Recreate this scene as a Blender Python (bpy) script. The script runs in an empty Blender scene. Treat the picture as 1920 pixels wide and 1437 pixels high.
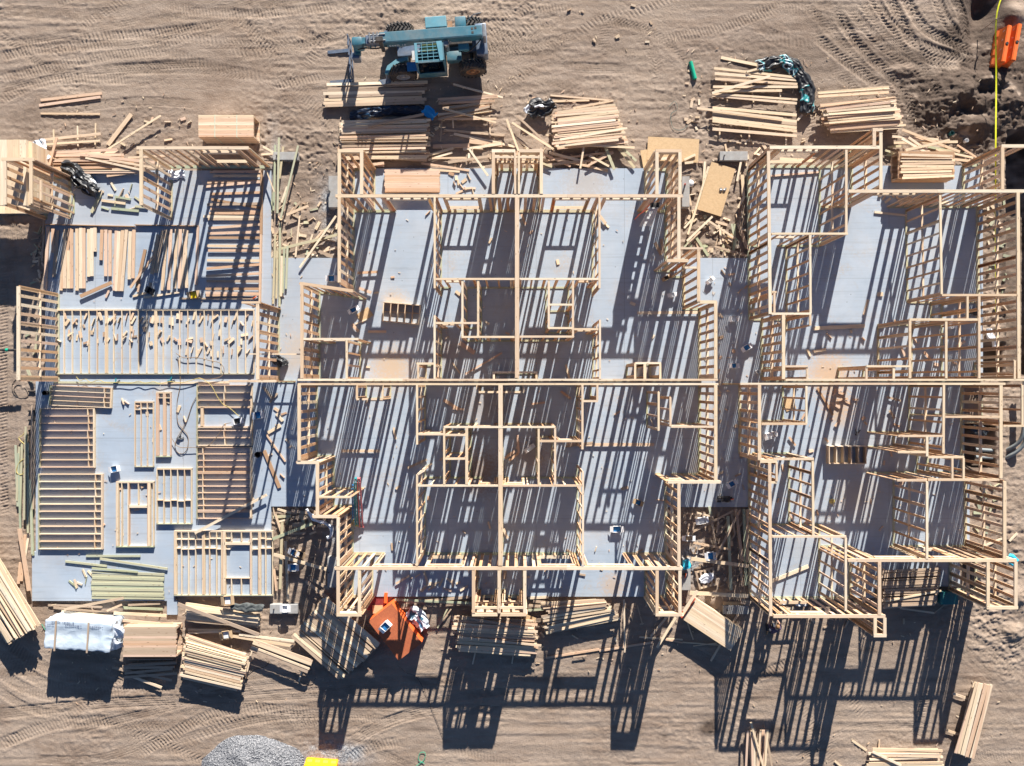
import bpy, bmesh, math, random
import numpy as np
from mathutils import Vector, Matrix, noise as mnoise
random.seed(7); rng = np.random.default_rng(11)
R = math.radians
sc = bpy.context.scene
col = sc.collection

# ------------------------------------------------------------------ camera, sky, sun, exposure
S = 0.026            # metres per photo pixel on the slab plane
NX, NY = 965.0, 724.0  # photo pixel straight below the camera
H = 38.3
cam = bpy.data.cameras.new('camera'); co = bpy.data.objects.new('camera', cam); col.objects.link(co)
co.location = (0, 0, H); cam.sensor_width = 36; cam.lens = 36 * H / (1920 * S)
cam.shift_x = -5 / 1920; cam.shift_y = 5.5 / 1920
cam.clip_end = 2000; sc.camera = co
SUN_EL, SUN_AZ = R(23.0), R(12.1)      # azimuth east of north (+Y)
wd = bpy.data.worlds.new('World'); sc.world = wd; wd.use_nodes = True
nt = wd.node_tree; bg = nt.nodes['Background']
sky = nt.nodes.new('ShaderNodeTexSky'); sky.sky_type = 'NISHITA'; sky.sun_disc = False
sky.sun_elevation = SUN_EL; sky.sun_rotation = SUN_AZ; sky.air_density = 0.6; sky.dust_density = 0.2; sky.ozone_density = 3.0
nt.links.new(sky.outputs[0], bg.inputs[0]); bg.inputs[1].default_value = 0.052
sl = bpy.data.lights.new('sun', 'SUN'); sl.energy = 5.0; sl.angle = R(0.5); sl.color = (1, 0.93, 0.84)
so = bpy.data.objects.new('sun', sl); col.objects.link(so)
dvec = Vector((math.sin(SUN_AZ) * math.cos(SUN_EL), math.cos(SUN_AZ) * math.cos(SUN_EL), math.sin(SUN_EL)))
so.rotation_euler = dvec.to_track_quat('Z', 'Y').to_euler(); so.location = dvec * 60
sc.view_settings.view_transform = 'Standard'; sc.view_settings.look = 'None'
sc.view_settings.exposure = 1.22; sc.view_settings.gamma = 1

def W(px, py, z=0.0):
    f = (H - z) / H * S
    return ((px - NX) * f, (NY - py) * f)

# ------------------------------------------------------------------ materials
def newmat(name):
    m = bpy.data.materials.new(name); m.use_nodes = True
    t = m.node_tree; b = t.nodes['Principled BSDF']
    return m, t, b
def N(t, ty, **kw):
    n = t.nodes.new(ty)
    for k, v in kw.items(): setattr(n, k, v)
    return n
def math_(t, op, a, b=None, c=None):
    n = N(t, 'ShaderNodeMath', operation=op)
    for i, v in enumerate((a, b, c)):
        if v is None: continue
        if isinstance(v, (int, float)): n.inputs[i].default_value = v
        else: t.links.new(v, n.inputs[i])
    return n.outputs[0]
def ramp(t, fac, stops):
    n = N(t, 'ShaderNodeValToRGB'); e = n.color_ramp.elements
    while len(e) < len(stops): e.new(0.5)
    for el, (p, c) in zip(e, stops): el.position = p; el.color = (*c, 1)
    t.links.new(fac, n.inputs[0]); return n.outputs[0]
def mixc(t, fac, a, b, mode='MIX'):
    n = N(t, 'ShaderNodeMix', data_type='RGBA', blend_type=mode)
    if isinstance(fac, (int, float)): n.inputs[0].default_value = fac
    else: t.links.new(fac, n.inputs[0])
    for i, v in ((6, a), (7, b)):
        if isinstance(v, tuple): n.inputs[i].default_value = (*v, 1)
        else: t.links.new(v, n.inputs[i])
    return n.outputs[2]
def noise(t, vec, scale, detail=3, rough=0.55, dist=0):
    n = N(t, 'ShaderNodeTexNoise'); n.inputs['Scale'].default_value = scale
    n.inputs['Detail'].default_value = detail; n.inputs['Roughness'].default_value = rough
    n.inputs['Distortion'].default_value = dist
    if vec is not None: t.links.new(vec, n.inputs['Vector'])
    return n.outputs[0]
def bump(t, b, h, strength=0.3, dist=0.02):
    n = N(t, 'ShaderNodeBump'); n.inputs['Strength'].default_value = strength
    n.inputs['Distance'].default_value = dist
    t.links.new(h, n.inputs['Height']); t.links.new(n.outputs[0], b.inputs['Normal'])

def wood(name, cols, grain=0.5, rough=0.7):
    m, t, b = newmat(name)
    uv = N(t, 'ShaderNodeUVMap'); uv.uv_map = 'UV'
    oi = N(t, 'ShaderNodeObjectInfo'); at = N(t, 'ShaderNodeAttribute', attribute_name='tone')
    rnd = math_(t, 'FRACT', math_(t, 'ADD', oi.outputs['Random'], at.outputs['Fac']))
    base = ramp(t, rnd, [(i / (len(cols) - 1), c) for i, c in enumerate(cols)])
    off = N(t, 'ShaderNodeCombineXYZ')
    t.links.new(math_(t, 'MULTIPLY', rnd, 37.0), off.inputs[0]); t.links.new(math_(t, 'MULTIPLY', rnd, 91.0), off.inputs[1])
    va = N(t, 'ShaderNodeVectorMath', operation='ADD'); t.links.new(uv.outputs[0], va.inputs[0]); t.links.new(off.outputs[0], va.inputs[1])
    mp = N(t, 'ShaderNodeMapping'); mp.inputs['Scale'].default_value = (1.1, 26, 26); t.links.new(va.outputs[0], mp.inputs[0])
    g = noise(t, mp.outputs[0], 1.0, 4, 0.6, 0.6)
    c = mixc(t, math_(t, 'MULTIPLY', math_(t, 'SUBTRACT', g, 0.35), grain * 2.2), base, (0.30, 0.17, 0.085))
    big = noise(t, va.outputs[0], 1.3, 2)
    c = mixc(t, math_(t, 'MULTIPLY', big, 0.35), c, mixc(t, 0.5, c, (0.42, 0.36, 0.29)))
    mp2 = N(t, 'ShaderNodeMapping'); mp2.inputs['Scale'].default_value = (2.2, 9, 9); t.links.new(va.outputs[0], mp2.inputs[0])
    vo = N(t, 'ShaderNodeTexVoronoi'); vo.inputs['Scale'].default_value = 1.0; t.links.new(mp2.outputs[0], vo.inputs['Vector'])
    kn = math_(t, 'LESS_THAN', vo.outputs['Distance'], 0.13)
    c = mixc(t, math_(t, 'MULTIPLY', kn, 0.65), c, (0.16, 0.075, 0.03))
    t.links.new(c, b.inputs['Base Color']); b.inputs['Roughness'].default_value = rough
    bump(t, b, g, 0.25, 0.003)
    return m
M = {}
M['p'] = wood('pale_lumber', [(0.72, 0.57, 0.385), (0.80, 0.66, 0.46), (0.64, 0.46, 0.30), (0.86, 0.75, 0.57), (0.67, 0.50, 0.35), (0.80, 0.70, 0.53)])
M['o'] = wood('fir_lumber', [(0.64, 0.43, 0.28), (0.68, 0.49, 0.35), (0.58, 0.36, 0.22), (0.72, 0.52, 0.39), (0.66, 0.48, 0.37)])
M['s'] = wood('framing_stud', [(0.62, 0.38, 0.20), (0.56, 0.31, 0.15), (0.68, 0.46, 0.27), (0.60, 0.35, 0.19), (0.66, 0.43, 0.28)])
M['w'] = wood('weathered_lumber', [(0.46, 0.35, 0.25), (0.40, 0.31, 0.235), (0.52, 0.40, 0.28), (0.36, 0.28, 0.21)])
M['g'] = wood('green_treated_lumber', [(0.40, 0.44, 0.27), (0.34, 0.41, 0.29), (0.50, 0.48, 0.31), (0.38, 0.45, 0.34), (0.52, 0.45, 0.28)], 0.35)
M['b'] = wood('brown_lumber', [(0.40, 0.24, 0.13), (0.46, 0.28, 0.16), (0.34, 0.20, 0.11)])

def osbmat(name, a, b_, rough=0.75):
    m, t, b = newmat(name)
    tc = N(t, 'ShaderNodeTexCoord')
    mp = N(t, 'ShaderNodeMapping'); mp.inputs['Scale'].default_value = (1, 2.2, 1); t.links.new(tc.outputs['Object'], mp.inputs[0])
    vo = N(t, 'ShaderNodeTexVoronoi'); vo.inputs['Scale'].default_value = 13; t.links.new(mp.outputs[0], vo.inputs['Vector'])
    n = noise(t, tc.outputs['Object'], 3, 6, 0.7)
    f = math_(t, 'ADD', math_(t, 'MULTIPLY', vo.outputs['Color'], 0.6), math_(t, 'MULTIPLY', n, 0.5))
    c = mixc(t, f, a, b_)
    t.links.new(c, b.inputs['Base Color']); b.inputs['Roughness'].default_value = rough
    bump(t, b, f, 0.3, 0.004)
    return m
M['osb'] = osbmat('osb_board', (0.62, 0.45, 0.26), (0.46, 0.31, 0.165))
M['osbred'] = osbmat('orange_stained_board', (0.52, 0.16, 0.06), (0.34, 0.085, 0.04))

def plain(name, c, rough=0.5, metal=0, var=0.25, vscale=6, spec=None, dirt=None, dirtamt=0.4, sheen=0):
    m, t, b = newmat(name)
    tc = N(t, 'ShaderNodeTexCoord')
    n = noise(t, tc.outputs['Object'], vscale, 6, 0.65)
    d = tuple(x * (1 - var) for x in c); l = tuple(min(1, x * (1 + var)) for x in c)
    cc = ramp(t, n, [(0.3, d), (0.7, l)])
    if dirt:
        n2 = noise(t, tc.outputs['Object'], vscale * 0.35, 8, 0.7, 0.4)
        f = math_(t, 'MULTIPLY', ramp(t, n2, [(0.42, (0, 0, 0)), (0.68, (1, 1, 1))]), dirtamt)
        cc = mixc(t, f, cc, dirt)
    t.links.new(cc, b.inputs['Base Color']); b.inputs['Roughness'].default_value = rough
    b.inputs['Metallic'].default_value = metal
    bump(t, b, n, 0.12, 0.004)
    return m
DUST = (0.36, 0.28, 0.21)
M['teal'] = plain('teal_machine_paint', (0.028, 0.145, 0.205), 0.5, 0, 0.22, 2.5, dirt=DUST, dirtamt=0.35)
M['teal_light'] = plain('pale_teal_paint', (0.095, 0.29, 0.37), 0.5, 0, 0.12, 3, dirt=DUST, dirtamt=0.2)
M['bluesteel'] = plain('worn_blue_steel', (0.12, 0.17, 0.25), 0.45, 0.3, 0.3, 5, dirt=(0.3, 0.26, 0.22), dirtamt=0.4)
M['blue'] = plain('bright_blue_paint', (0.03, 0.18, 0.42), 0.4, 0, 0.2, 6)
M['tealpaint'] = plain('teal_paint', (0.02, 0.24, 0.27), 0.4, 0, 0.2, 6)
M['pink'] = plain('faded_red_fibreglass', (0.48, 0.13, 0.14), 0.45, 0, 0.2, 6)
M['rubber'] = plain('dusty_rubber', (0.035, 0.035, 0.037), 0.85, 0, 0.3, 8, dirt=(0.24, 0.19, 0.145), dirtamt=0.55)
M['rim_rust'] = plain('rusty_brown_rim', (0.30, 0.15, 0.07), 0.7, 0, 0.3, 9, dirt=(0.4, 0.3, 0.2), dirtamt=0.5)
M['rim_blue'] = plain('dusty_blue_rim', (0.30, 0.34, 0.38), 0.6, 0, 0.25, 9, dirt=(0.34, 0.24, 0.15), dirtamt=0.5)
M['black'] = plain('black_steel', (0.02, 0.021, 0.024), 0.5, 0.2, 0.4, 9, dirt=DUST, dirtamt=0.25)
M['grey'] = plain('grey_steel', (0.28, 0.29, 0.30), 0.4, 0.6, 0.2, 8)
M['alu'] = plain('aluminium', (0.75, 0.77, 0.78), 0.35, 0.4, 0.1, 9)
M['orange'] = plain('orange_plastic', (0.80, 0.16, 0.025), 0.4, 0, 0.1, 3, dirt=DUST, dirtamt=0.15)
M['orangepaint'] = plain('fluorescent_orange_paint', (0.90, 0.15, 0.035), 0.5, 0, 0.08, 3)
M['yelloworange'] = plain('yellow_orange_plastic', (0.85, 0.36, 0.01), 0.4, 0, 0.08, 3)
M['yellow'] = plain('yellow_plastic', (0.80, 0.62, 0.02), 0.45, 0, 0.1, 8)
M['tape'] = plain('yellow_caution_tape', (0.72, 0.74, 0.02), 0.45, 0, 0.1, 8)
M['green'] = plain('green_plastic', (0.01, 0.36, 0.22), 0.35, 0, 0.1, 5)
M['darkteal'] = plain('dark_teal_box', (0.015, 0.13, 0.14), 0.35, 0, 0.15, 5, dirt=DUST, dirtamt=0.2)
M['white'] = plain('white_plastic', (0.78, 0.79, 0.80), 0.5, 0, 0.06, 6)
M['card'] = plain('cardboard', (0.42, 0.30, 0.18), 0.8, 0, 0.1, 6)
M['red'] = plain('red_plastic', (0.55, 0.05, 0.03), 0.4)
M['orange_shaded'] = plain('shaded_orange_board', (0.20, 0.03, 0.03), 0.6)  # orange board with its shade put into the base colour
M['redend'] = plain('red_end_paint', (0.60, 0.12, 0.07), 0.7, 0, 0.2, 10)
M['pvc'] = plain('grey_conduit', (0.22, 0.25, 0.26), 0.35, 0, 0.1, 6)
M['cord_yellow'] = plain('dull_yellow_hose', (0.45, 0.36, 0.12), 0.6)
M['cord_brown'] = plain('brown_air_hose', (0.22, 0.15, 0.09), 0.6)
M['skin'] = plain('skin', (0.45, 0.25, 0.17), 0.55, 0, 0.05, 9)
M['shirt'] = plain('dark_purple_shirt', (0.045, 0.03, 0.08), 0.8, 0, 0.2, 14)
M['jeans'] = plain('dark_trousers', (0.03, 0.035, 0.05), 0.85, 0, 0.3, 18)
M['cap'] = plain('brown_cap', (0.22, 0.12, 0.05), 0.7, 0, 0.2, 12)
M['hair'] = plain('dark_hair', (0.02, 0.014, 0.01), 0.6, 0, 0.2, 20)
M['boots'] = plain('tan_boots', (0.22, 0.14, 0.07), 0.7, 0, 0.2, 12)
M['block'] = plain('weathered_concrete_pad', (0.33, 0.335, 0.33), 0.85, 0, 0.16, 5, dirt=(0.26, 0.21, 0.17), dirtamt=0.4)
M['stone'] = plain('grey_rubble', (0.30, 0.29, 0.28), 0.9, 0, 0.3, 5)
M['glassdark'] = plain('dark_cab_interior', (0.012, 0.013, 0.015), 0.25)

def clothmat(name, cols, scale=1.6, rough=0.42):
    m, t, b = newmat(name); tc = N(t, 'ShaderNodeTexCoord')
    n = noise(t, tc.outputs['Object'], scale, 2, 0.5, 0.3)
    k = len(cols)
    rp = N(t, 'ShaderNodeValToRGB'); rp.color_ramp.interpolation = 'CONSTANT'; e = rp.color_ramp.elements
    while len(e) < k: e.new(0.5)
    for i, (p, c) in enumerate(cols): e[i].position = p; e[i].color = (*c, 1)
    t.links.new(n, rp.inputs[0]); t.links.new(rp.outputs[0], b.inputs['Base Color'])
    b.inputs['Roughness'].default_value = rough
    n2 = noise(t, tc.outputs['Object'], 5, 4, 0.55, 1.2); bump(t, b, n2, 0.35, 0.03)
    return m
BK, WT, TL, BL = (0.018, 0.02, 0.024), (0.62, 0.66, 0.72), (0.03, 0.27, 0.29), (0.02, 0.22, 0.55)
M['tarp_bw'] = clothmat('black_and_white_wrap', [(0, BK), (0.55, WT), (0.64, BK)])
M['tarp_wb'] = clothmat('white_and_blue_wrap', [(0, (0.10, 0.22, 0.36)), (0.36, WT), (0.62, (0.05, 0.13, 0.2))], 2.2)
M['tarp_bt'] = clothmat('black_and_teal_wrap', [(0, BK), (0.56, TL), (0.60, (0.45, 0.6, 0.65)), (0.64, BK)], 1.4)
M['tarp_black'] = clothmat('black_plastic', [(0, BK), (0.5, (0.03, 0.034, 0.04))], 2, 0.28)
M['tarp_navy'] = clothmat('dark_navy_plastic', [(0, (0.012, 0.02, 0.04)), (0.6, (0.02, 0.06, 0.12))], 2, 0.3)
M['tarp_blue'] = clothmat('bright_blue_tarp', [(0, (0.01, 0.25, 0.62)), (0.5, (0.015, 0.3, 0.7))], 2, 0.4)
M['tarp_white'] = clothmat('white_plastic_film', [(0, (0.72, 0.76, 0.82)), (0.62, (0.45, 0.52, 0.62))], 3, 0.35)
M['tarp_grey'] = clothmat('dark_grey_fabric', [(0, (0.06, 0.07, 0.07)), (0.5, (0.09, 0.10, 0.10))], 3, 0.8)
M['tarp_tealcloth'] = clothmat('bright_teal_cloth', [(0, (0.02, 0.38, 0.55)), (0.5, (0.04, 0.45, 0.6))], 4, 0.6)
M['wrap'] = clothmat('pale_lumber_wrap', [(0, (0.46, 0.55, 0.64)), (0.5, (0.50, 0.58, 0.66))], 1.2, 0.45)
M['ink'] = plain('dark_blue_print', (0.05, 0.06, 0.14), 0.6)

def slabmat():
    m, t, b = newmat('concrete'); tc = N(t, 'ShaderNodeTexCoord'); v = tc.outputs['Object']
    n1 = noise(t, v, 0.35, 6, 0.6, 0.3); n2 = noise(t, v, 2.5, 8, 0.65, 0.4); n3 = noise(t, v, 26, 4, 0.6)
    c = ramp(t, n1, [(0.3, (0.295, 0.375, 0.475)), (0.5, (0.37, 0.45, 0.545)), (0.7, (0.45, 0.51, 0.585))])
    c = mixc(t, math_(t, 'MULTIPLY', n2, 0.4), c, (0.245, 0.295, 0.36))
    c = mixc(t, math_(t, 'MULTIPLY', n3, 0.18), c, (0.46, 0.48, 0.50))
    # trowel streaks
    mp = N(t, 'ShaderNodeMapping'); mp.inputs['Scale'].default_value = (0.25, 5, 1); mp.inputs['Rotation'].default_value = (0, 0, 0.12); t.links.new(v, mp.inputs[0])
    st = noise(t, mp.outputs[0], 1.2, 5, 0.7, 0.8)
    c = mixc(t, math_(t, 'MULTIPLY', ramp(t, st, [(0.5, (0, 0, 0)), (0.75, (1, 1, 1))]), 0.35), c, (0.20, 0.21, 0.225))
    # footprints, smears of tan mud and sawdust
    a = noise(t, v, 0.55, 5, 0.7, 0.6); a2 = noise(t, v, 9, 5, 0.7, 0.4)
    mud0 = ramp(t, noise(t, v, .16, 4, .6, .5), [(0.47, (0, 0, 0)), (0.66, (1, 1, 1))]); c = mixc(t, math_(t, 'MULTIPLY', mud0, 0.34), c, (0.39, 0.37, 0.35))
    mud = math_(t, 'MULTIPLY', ramp(t, a, [(0.53, (0, 0, 0)), (0.68, (1, 1, 1))]), ramp(t, a2, [(0.42, (0, 0, 0)), (0.62, (1, 1, 1))]))
    c = mixc(t, math_(t, 'MULTIPLY', mud, 0.55), c, (0.42, 0.32, 0.22))
    # stains and sawdust drifts where the photograph has them
    for px_, py_, r_, cc_, am_ in ((900, 885, 1.5, (.24, .165, .11), .75), (1000, 855, 1.3, (.26, .18, .125), .55), (905, 760, 1.6, (.27, .2, .145), .45), (1010, 650, 1.3, (.27, .2, .145), .4), (840, 655, 1.2, (.3, .22, .16), .4), (735, 690, 1.4, (.5, .36, .22), .75), (740, 570, .9, (.5, .36, .22), .6), (1205, 700, 1.0, (.5, .36, .22), .6), (1555, 703, 1.5, (.5, .34, .2), .8), (1572, 765, 1.1, (.52, .36, .22), .8), (1150, 1098, .9, (.5, .34, .2), .6), (565, 660, 1.4, (.48, .37, .25), .5), (1600, 930, 1.5, (.42, .34, .25), .5), (1100, 345, 1.6, (.36, .32, .28), .6), (1320, 880, 1.2, (.45, .35, .24), .5), (150, 480, 2.0, (.3, .36, .42), .4)):
        cx_, cy_ = W(px_, py_, 0); d_ = N(t, 'ShaderNodeVectorMath', operation='DISTANCE'); t.links.new(v, d_.inputs[0]); d_.inputs[1].default_value = (cx_, cy_, 0)
        e_ = math_(t, 'ADD', math_(t, 'DIVIDE', d_.outputs['Value'], r_), math_(t, 'MULTIPLY', math_(t, 'SUBTRACT', a2, .5), 2.2))
        c = mixc(t, math_(t, 'MULTIPLY', ramp(t, e_, [(0.25, (1, 1, 1)), (0.95, (0, 0, 0))]), am_), c, cc_)
    # dark scuffs and small marks
    vo = N(t, 'ShaderNodeTexVoronoi'); vo.inputs['Scale'].default_value = 1.7; t.links.new(v, vo.inputs['Vector'])
    sp = math_(t, 'LESS_THAN', vo.outputs['Distance'], 0.045)
    c = mixc(t, math_(t, 'MULTIPLY', sp, 0.6), c, (0.10, 0.09, 0.085))
    # saw cut joints
    sx = N(t, 'ShaderNodeSeparateXYZ'); t.links.new(v, sx.inputs[0])
    for ax, per, off in ((0, 4.3, 1.1), (1, 3.9, 0.6)):
        fr = math_(t, 'ABSOLUTE', math_(t, 'SUBTRACT', math_(t, 'FRACT', math_(t, 'DIVIDE', math_(t, 'ADD', sx.outputs[ax], off), per)), 0.5))
        ln = math_(t, 'LESS_THAN', fr, 0.0022)
        c = mixc(t, math_(t, 'MULTIPLY', ln, 0.5), c, (0.12, 0.12, 0.125))
    t.links.new(c, b.inputs['Base Color']); b.inputs['Roughness'].default_value = 0.72
    bump(t, b, n2, 0.08, 0.01)
    return m
M['slab'] = slabmat()

def dirtmat():
    m, t, b = newmat('dirt'); tc = N(t, 'ShaderNodeTexCoord'); v = tc.outputs['Object']
    n1 = noise(t, v, 0.22, 7, 0.62, 0.5); n2 = noise(t, v, 1.6, 8, 0.68, 0.6); n3 = noise(t, v, 14, 6, 0.65); n4 = noise(t, v, 60, 3, 0.6)
    c = ramp(t, n1, [(0.3, (0.185, 0.134, 0.100)), (0.46, (0.275, 0.208, 0.157)), (0.6, (0.36, 0.285, 0.222)), (0.75, (0.31, 0.24, 0.18))])
    mp = N(t, 'ShaderNodeMapping'); mp.inputs['Scale'].default_value = (0.35, 1.6, 1); mp.inputs['Rotation'].default_value = (0, 0, -0.12); t.links.new(v, mp.inputs[0])
    ns = noise(t, mp.outputs[0], 1.1, 7, 0.66, 0.9)
    c = mixc(t, ramp(t, ns, [(0.44, (0, 0, 0)), (0.64, (0.7, 0.7, 0.7))]), c, (0.40, 0.325, 0.265))
    c = mixc(t, ramp(t, ns, [(0.30, (0.55, 0.55, 0.55)), (0.44, (0, 0, 0))]), c, (0.17, 0.118, 0.085))
    c = mixc(t, ramp(t, n2, [(0.38, (0, 0, 0)), (0.7, (0.5, 0.5, 0.5))]), c, (0.41, 0.335, 0.27))
    c = mixc(t, math_(t, 'MULTIPLY', n3, 0.55), c, (0.22, 0.155, 0.112))
    vo = N(t, 'ShaderNodeTexVoronoi'); vo.inputs['Scale'].default_value = 3.2; t.links.new(v, vo.inputs['Vector'])
    pb = math_(t, 'LESS_THAN', vo.outputs['Distance'], 0.07)
    c = mixc(t, math_(t, 'MULTIPLY', pb, 0.5), c, (0.45, 0.42, 0.38))
    wet = N(t, 'ShaderNodeAttribute', attribute_name='wet')
    c = mixc(t, wet.outputs['Fac'], c, mixc(t, n3, (0.035, 0.024, 0.018), (0.125, 0.085, 0.060)))
    gr = N(t, 'ShaderNodeAttribute', attribute_name='stone')
    vg = N(t, 'ShaderNodeTexVoronoi'); vg.inputs['Scale'].default_value = 22; t.links.new(v, vg.inputs['Vector'])
    gc = ramp(t, vg.outputs['Color'], [(0.2, (0.14, 0.145, 0.155)), (0.5, (0.27, 0.275, 0.285)), (0.8, (0.44, 0.44, 0.44))])
    c = mixc(t, gr.outputs['Fac'], c, gc)
    t.links.new(c, b.inputs['Base Color']); b.inputs['Roughness'].default_value = 0.92
    h = math_(t, 'ADD', math_(t, 'MULTIPLY', n3, 0.7), math_(t, 'MULTIPLY', n4, 0.3))
    bump(t, b, h, 0.8, 0.05)
    return m
M['dirt'] = dirtmat()

# ------------------------------------------------------------------ object helpers
WM = {}
def link(o, Mx, parent=None):
    col.objects.link(o)
    if parent is None: o.matrix_world = Mx
    else:
        o.parent = parent; o.matrix_basis = WM[parent.name].inverted() @ Mx
    WM[o.name] = Mx.copy()
    return o
def tag(o, label=None, cat=None, group=None, kind=None):
    if label: o['label'] = label
    if cat: o['category'] = cat
    if group: o['group'] = group
    if kind: o['kind'] = kind
    return o
def thing(name, label, cat, x=0, y=0, z=0, rz=0, group=None):
    o = bpy.data.objects.new(name, None); o.empty_display_size = 0.2
    link(o, Matrix.Translation((x, y, z)) @ Matrix.Rotation(rz, 4, 'Z'))
    return tag(o, label, cat, group)

def boxdata(L, w, t, jit=0):
    x, y, z = L / 2, w / 2, t / 2
    vs = [(-x, -y, -z), (x, -y, -z), (x, y, -z), (-x, y, -z), (-x, -y, z), (x, -y, z), (x, y, z), (-x, y, z)]
    fs = [(0, 3, 2, 1), (4, 5, 6, 7), (0, 1, 5, 4), (2, 3, 7, 6), (1, 2, 6, 5), (3, 0, 4, 7)]
    uv = []
    for fi, f in enumerate(fs):
        for i in f:
            a, b_, c = vs[i]
            if fi < 2: uv.append((a, b_ + fi))
            elif fi < 4: uv.append((a, c + fi))
            else: uv.append((b_ * 3, c * 3 + fi))
    return vs, fs, uv
BC = {}
def boxmesh(L, w, t, mat):
    L = max(.03, round(L, 2))
    k = (round(L, 3), round(w, 3), round(t, 3), mat)
    if k not in BC:
        vs, fs, uv = boxdata(L, w, t)
        me = bpy.data.meshes.new('lumber'); me.from_pydata(vs, [], fs)
        ul = me.uv_layers.new(name='UV'); ul.data.foreach_set('uv', np.array(uv, dtype=np.float32).ravel())
        me.materials.append(M[mat]); BC[k] = me
    return BC[k]
class Boxes:
    """many boxes merged into one mesh"""
    def __init__(s): s.v = []; s.f = []; s.u = []; s.t = []
    def add(s, Mx, L, w, t):
        vs, fs, uv = boxdata(L, w, t); o = len(s.v)
        s.v += [tuple(Mx @ Vector(p)) for p in vs]; s.f += [tuple(i + o for i in f) for f in fs]; s.u += uv; s.t += [random.random()] * 6
    def build(s, name, mat, parent=None):
        me = bpy.data.meshes.new(name); 
        inv = WM[parent.name].inverted() if parent else Matrix()
        me.from_pydata([tuple(inv @ Vector(p)) for p in s.v] if parent else s.v, [], s.f)
        ul = me.uv_layers.new(name='UV'); ul.data.foreach_set('uv', np.array(s.u, dtype=np.float32).ravel())
        a = me.attributes.new('tone', 'FLOAT', 'FACE'); a.data.foreach_set('value', np.array(s.t, dtype=np.float32))
        me.materials.append(M[mat])
        o = bpy.data.objects.new(name, me)
        return link(o, WM[parent.name] if parent else Matrix(), parent)
def frame_mx(p, q, up=Vector((0, 0, 1)), roll=0):
    """matrix whose X runs p->q, origin at the middle"""
    p, q = Vector(p), Vector(q); x = (q - p).normalized()
    if abs(x.dot(up)) > 0.99: up = Vector((0, 1, 0))
    y = up.cross(x).normalized(); z = x.cross(y)
    m = Matrix((x, y, z)).transposed().to_4x4(); m.translation = (p + q) / 2
    if roll: m = m @ Matrix.Rotation(roll, 4, 'X')
    return m, (q - p).length
def bar(name, p, q, w, t, mat, parent, up=Vector((0, 0, 1)), roll=0):
    Mx, L = frame_mx(p, q, up, roll)
    return link(bpy.data.objects.new(name, boxmesh(L, w, t, mat)), Mx, parent)

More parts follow.
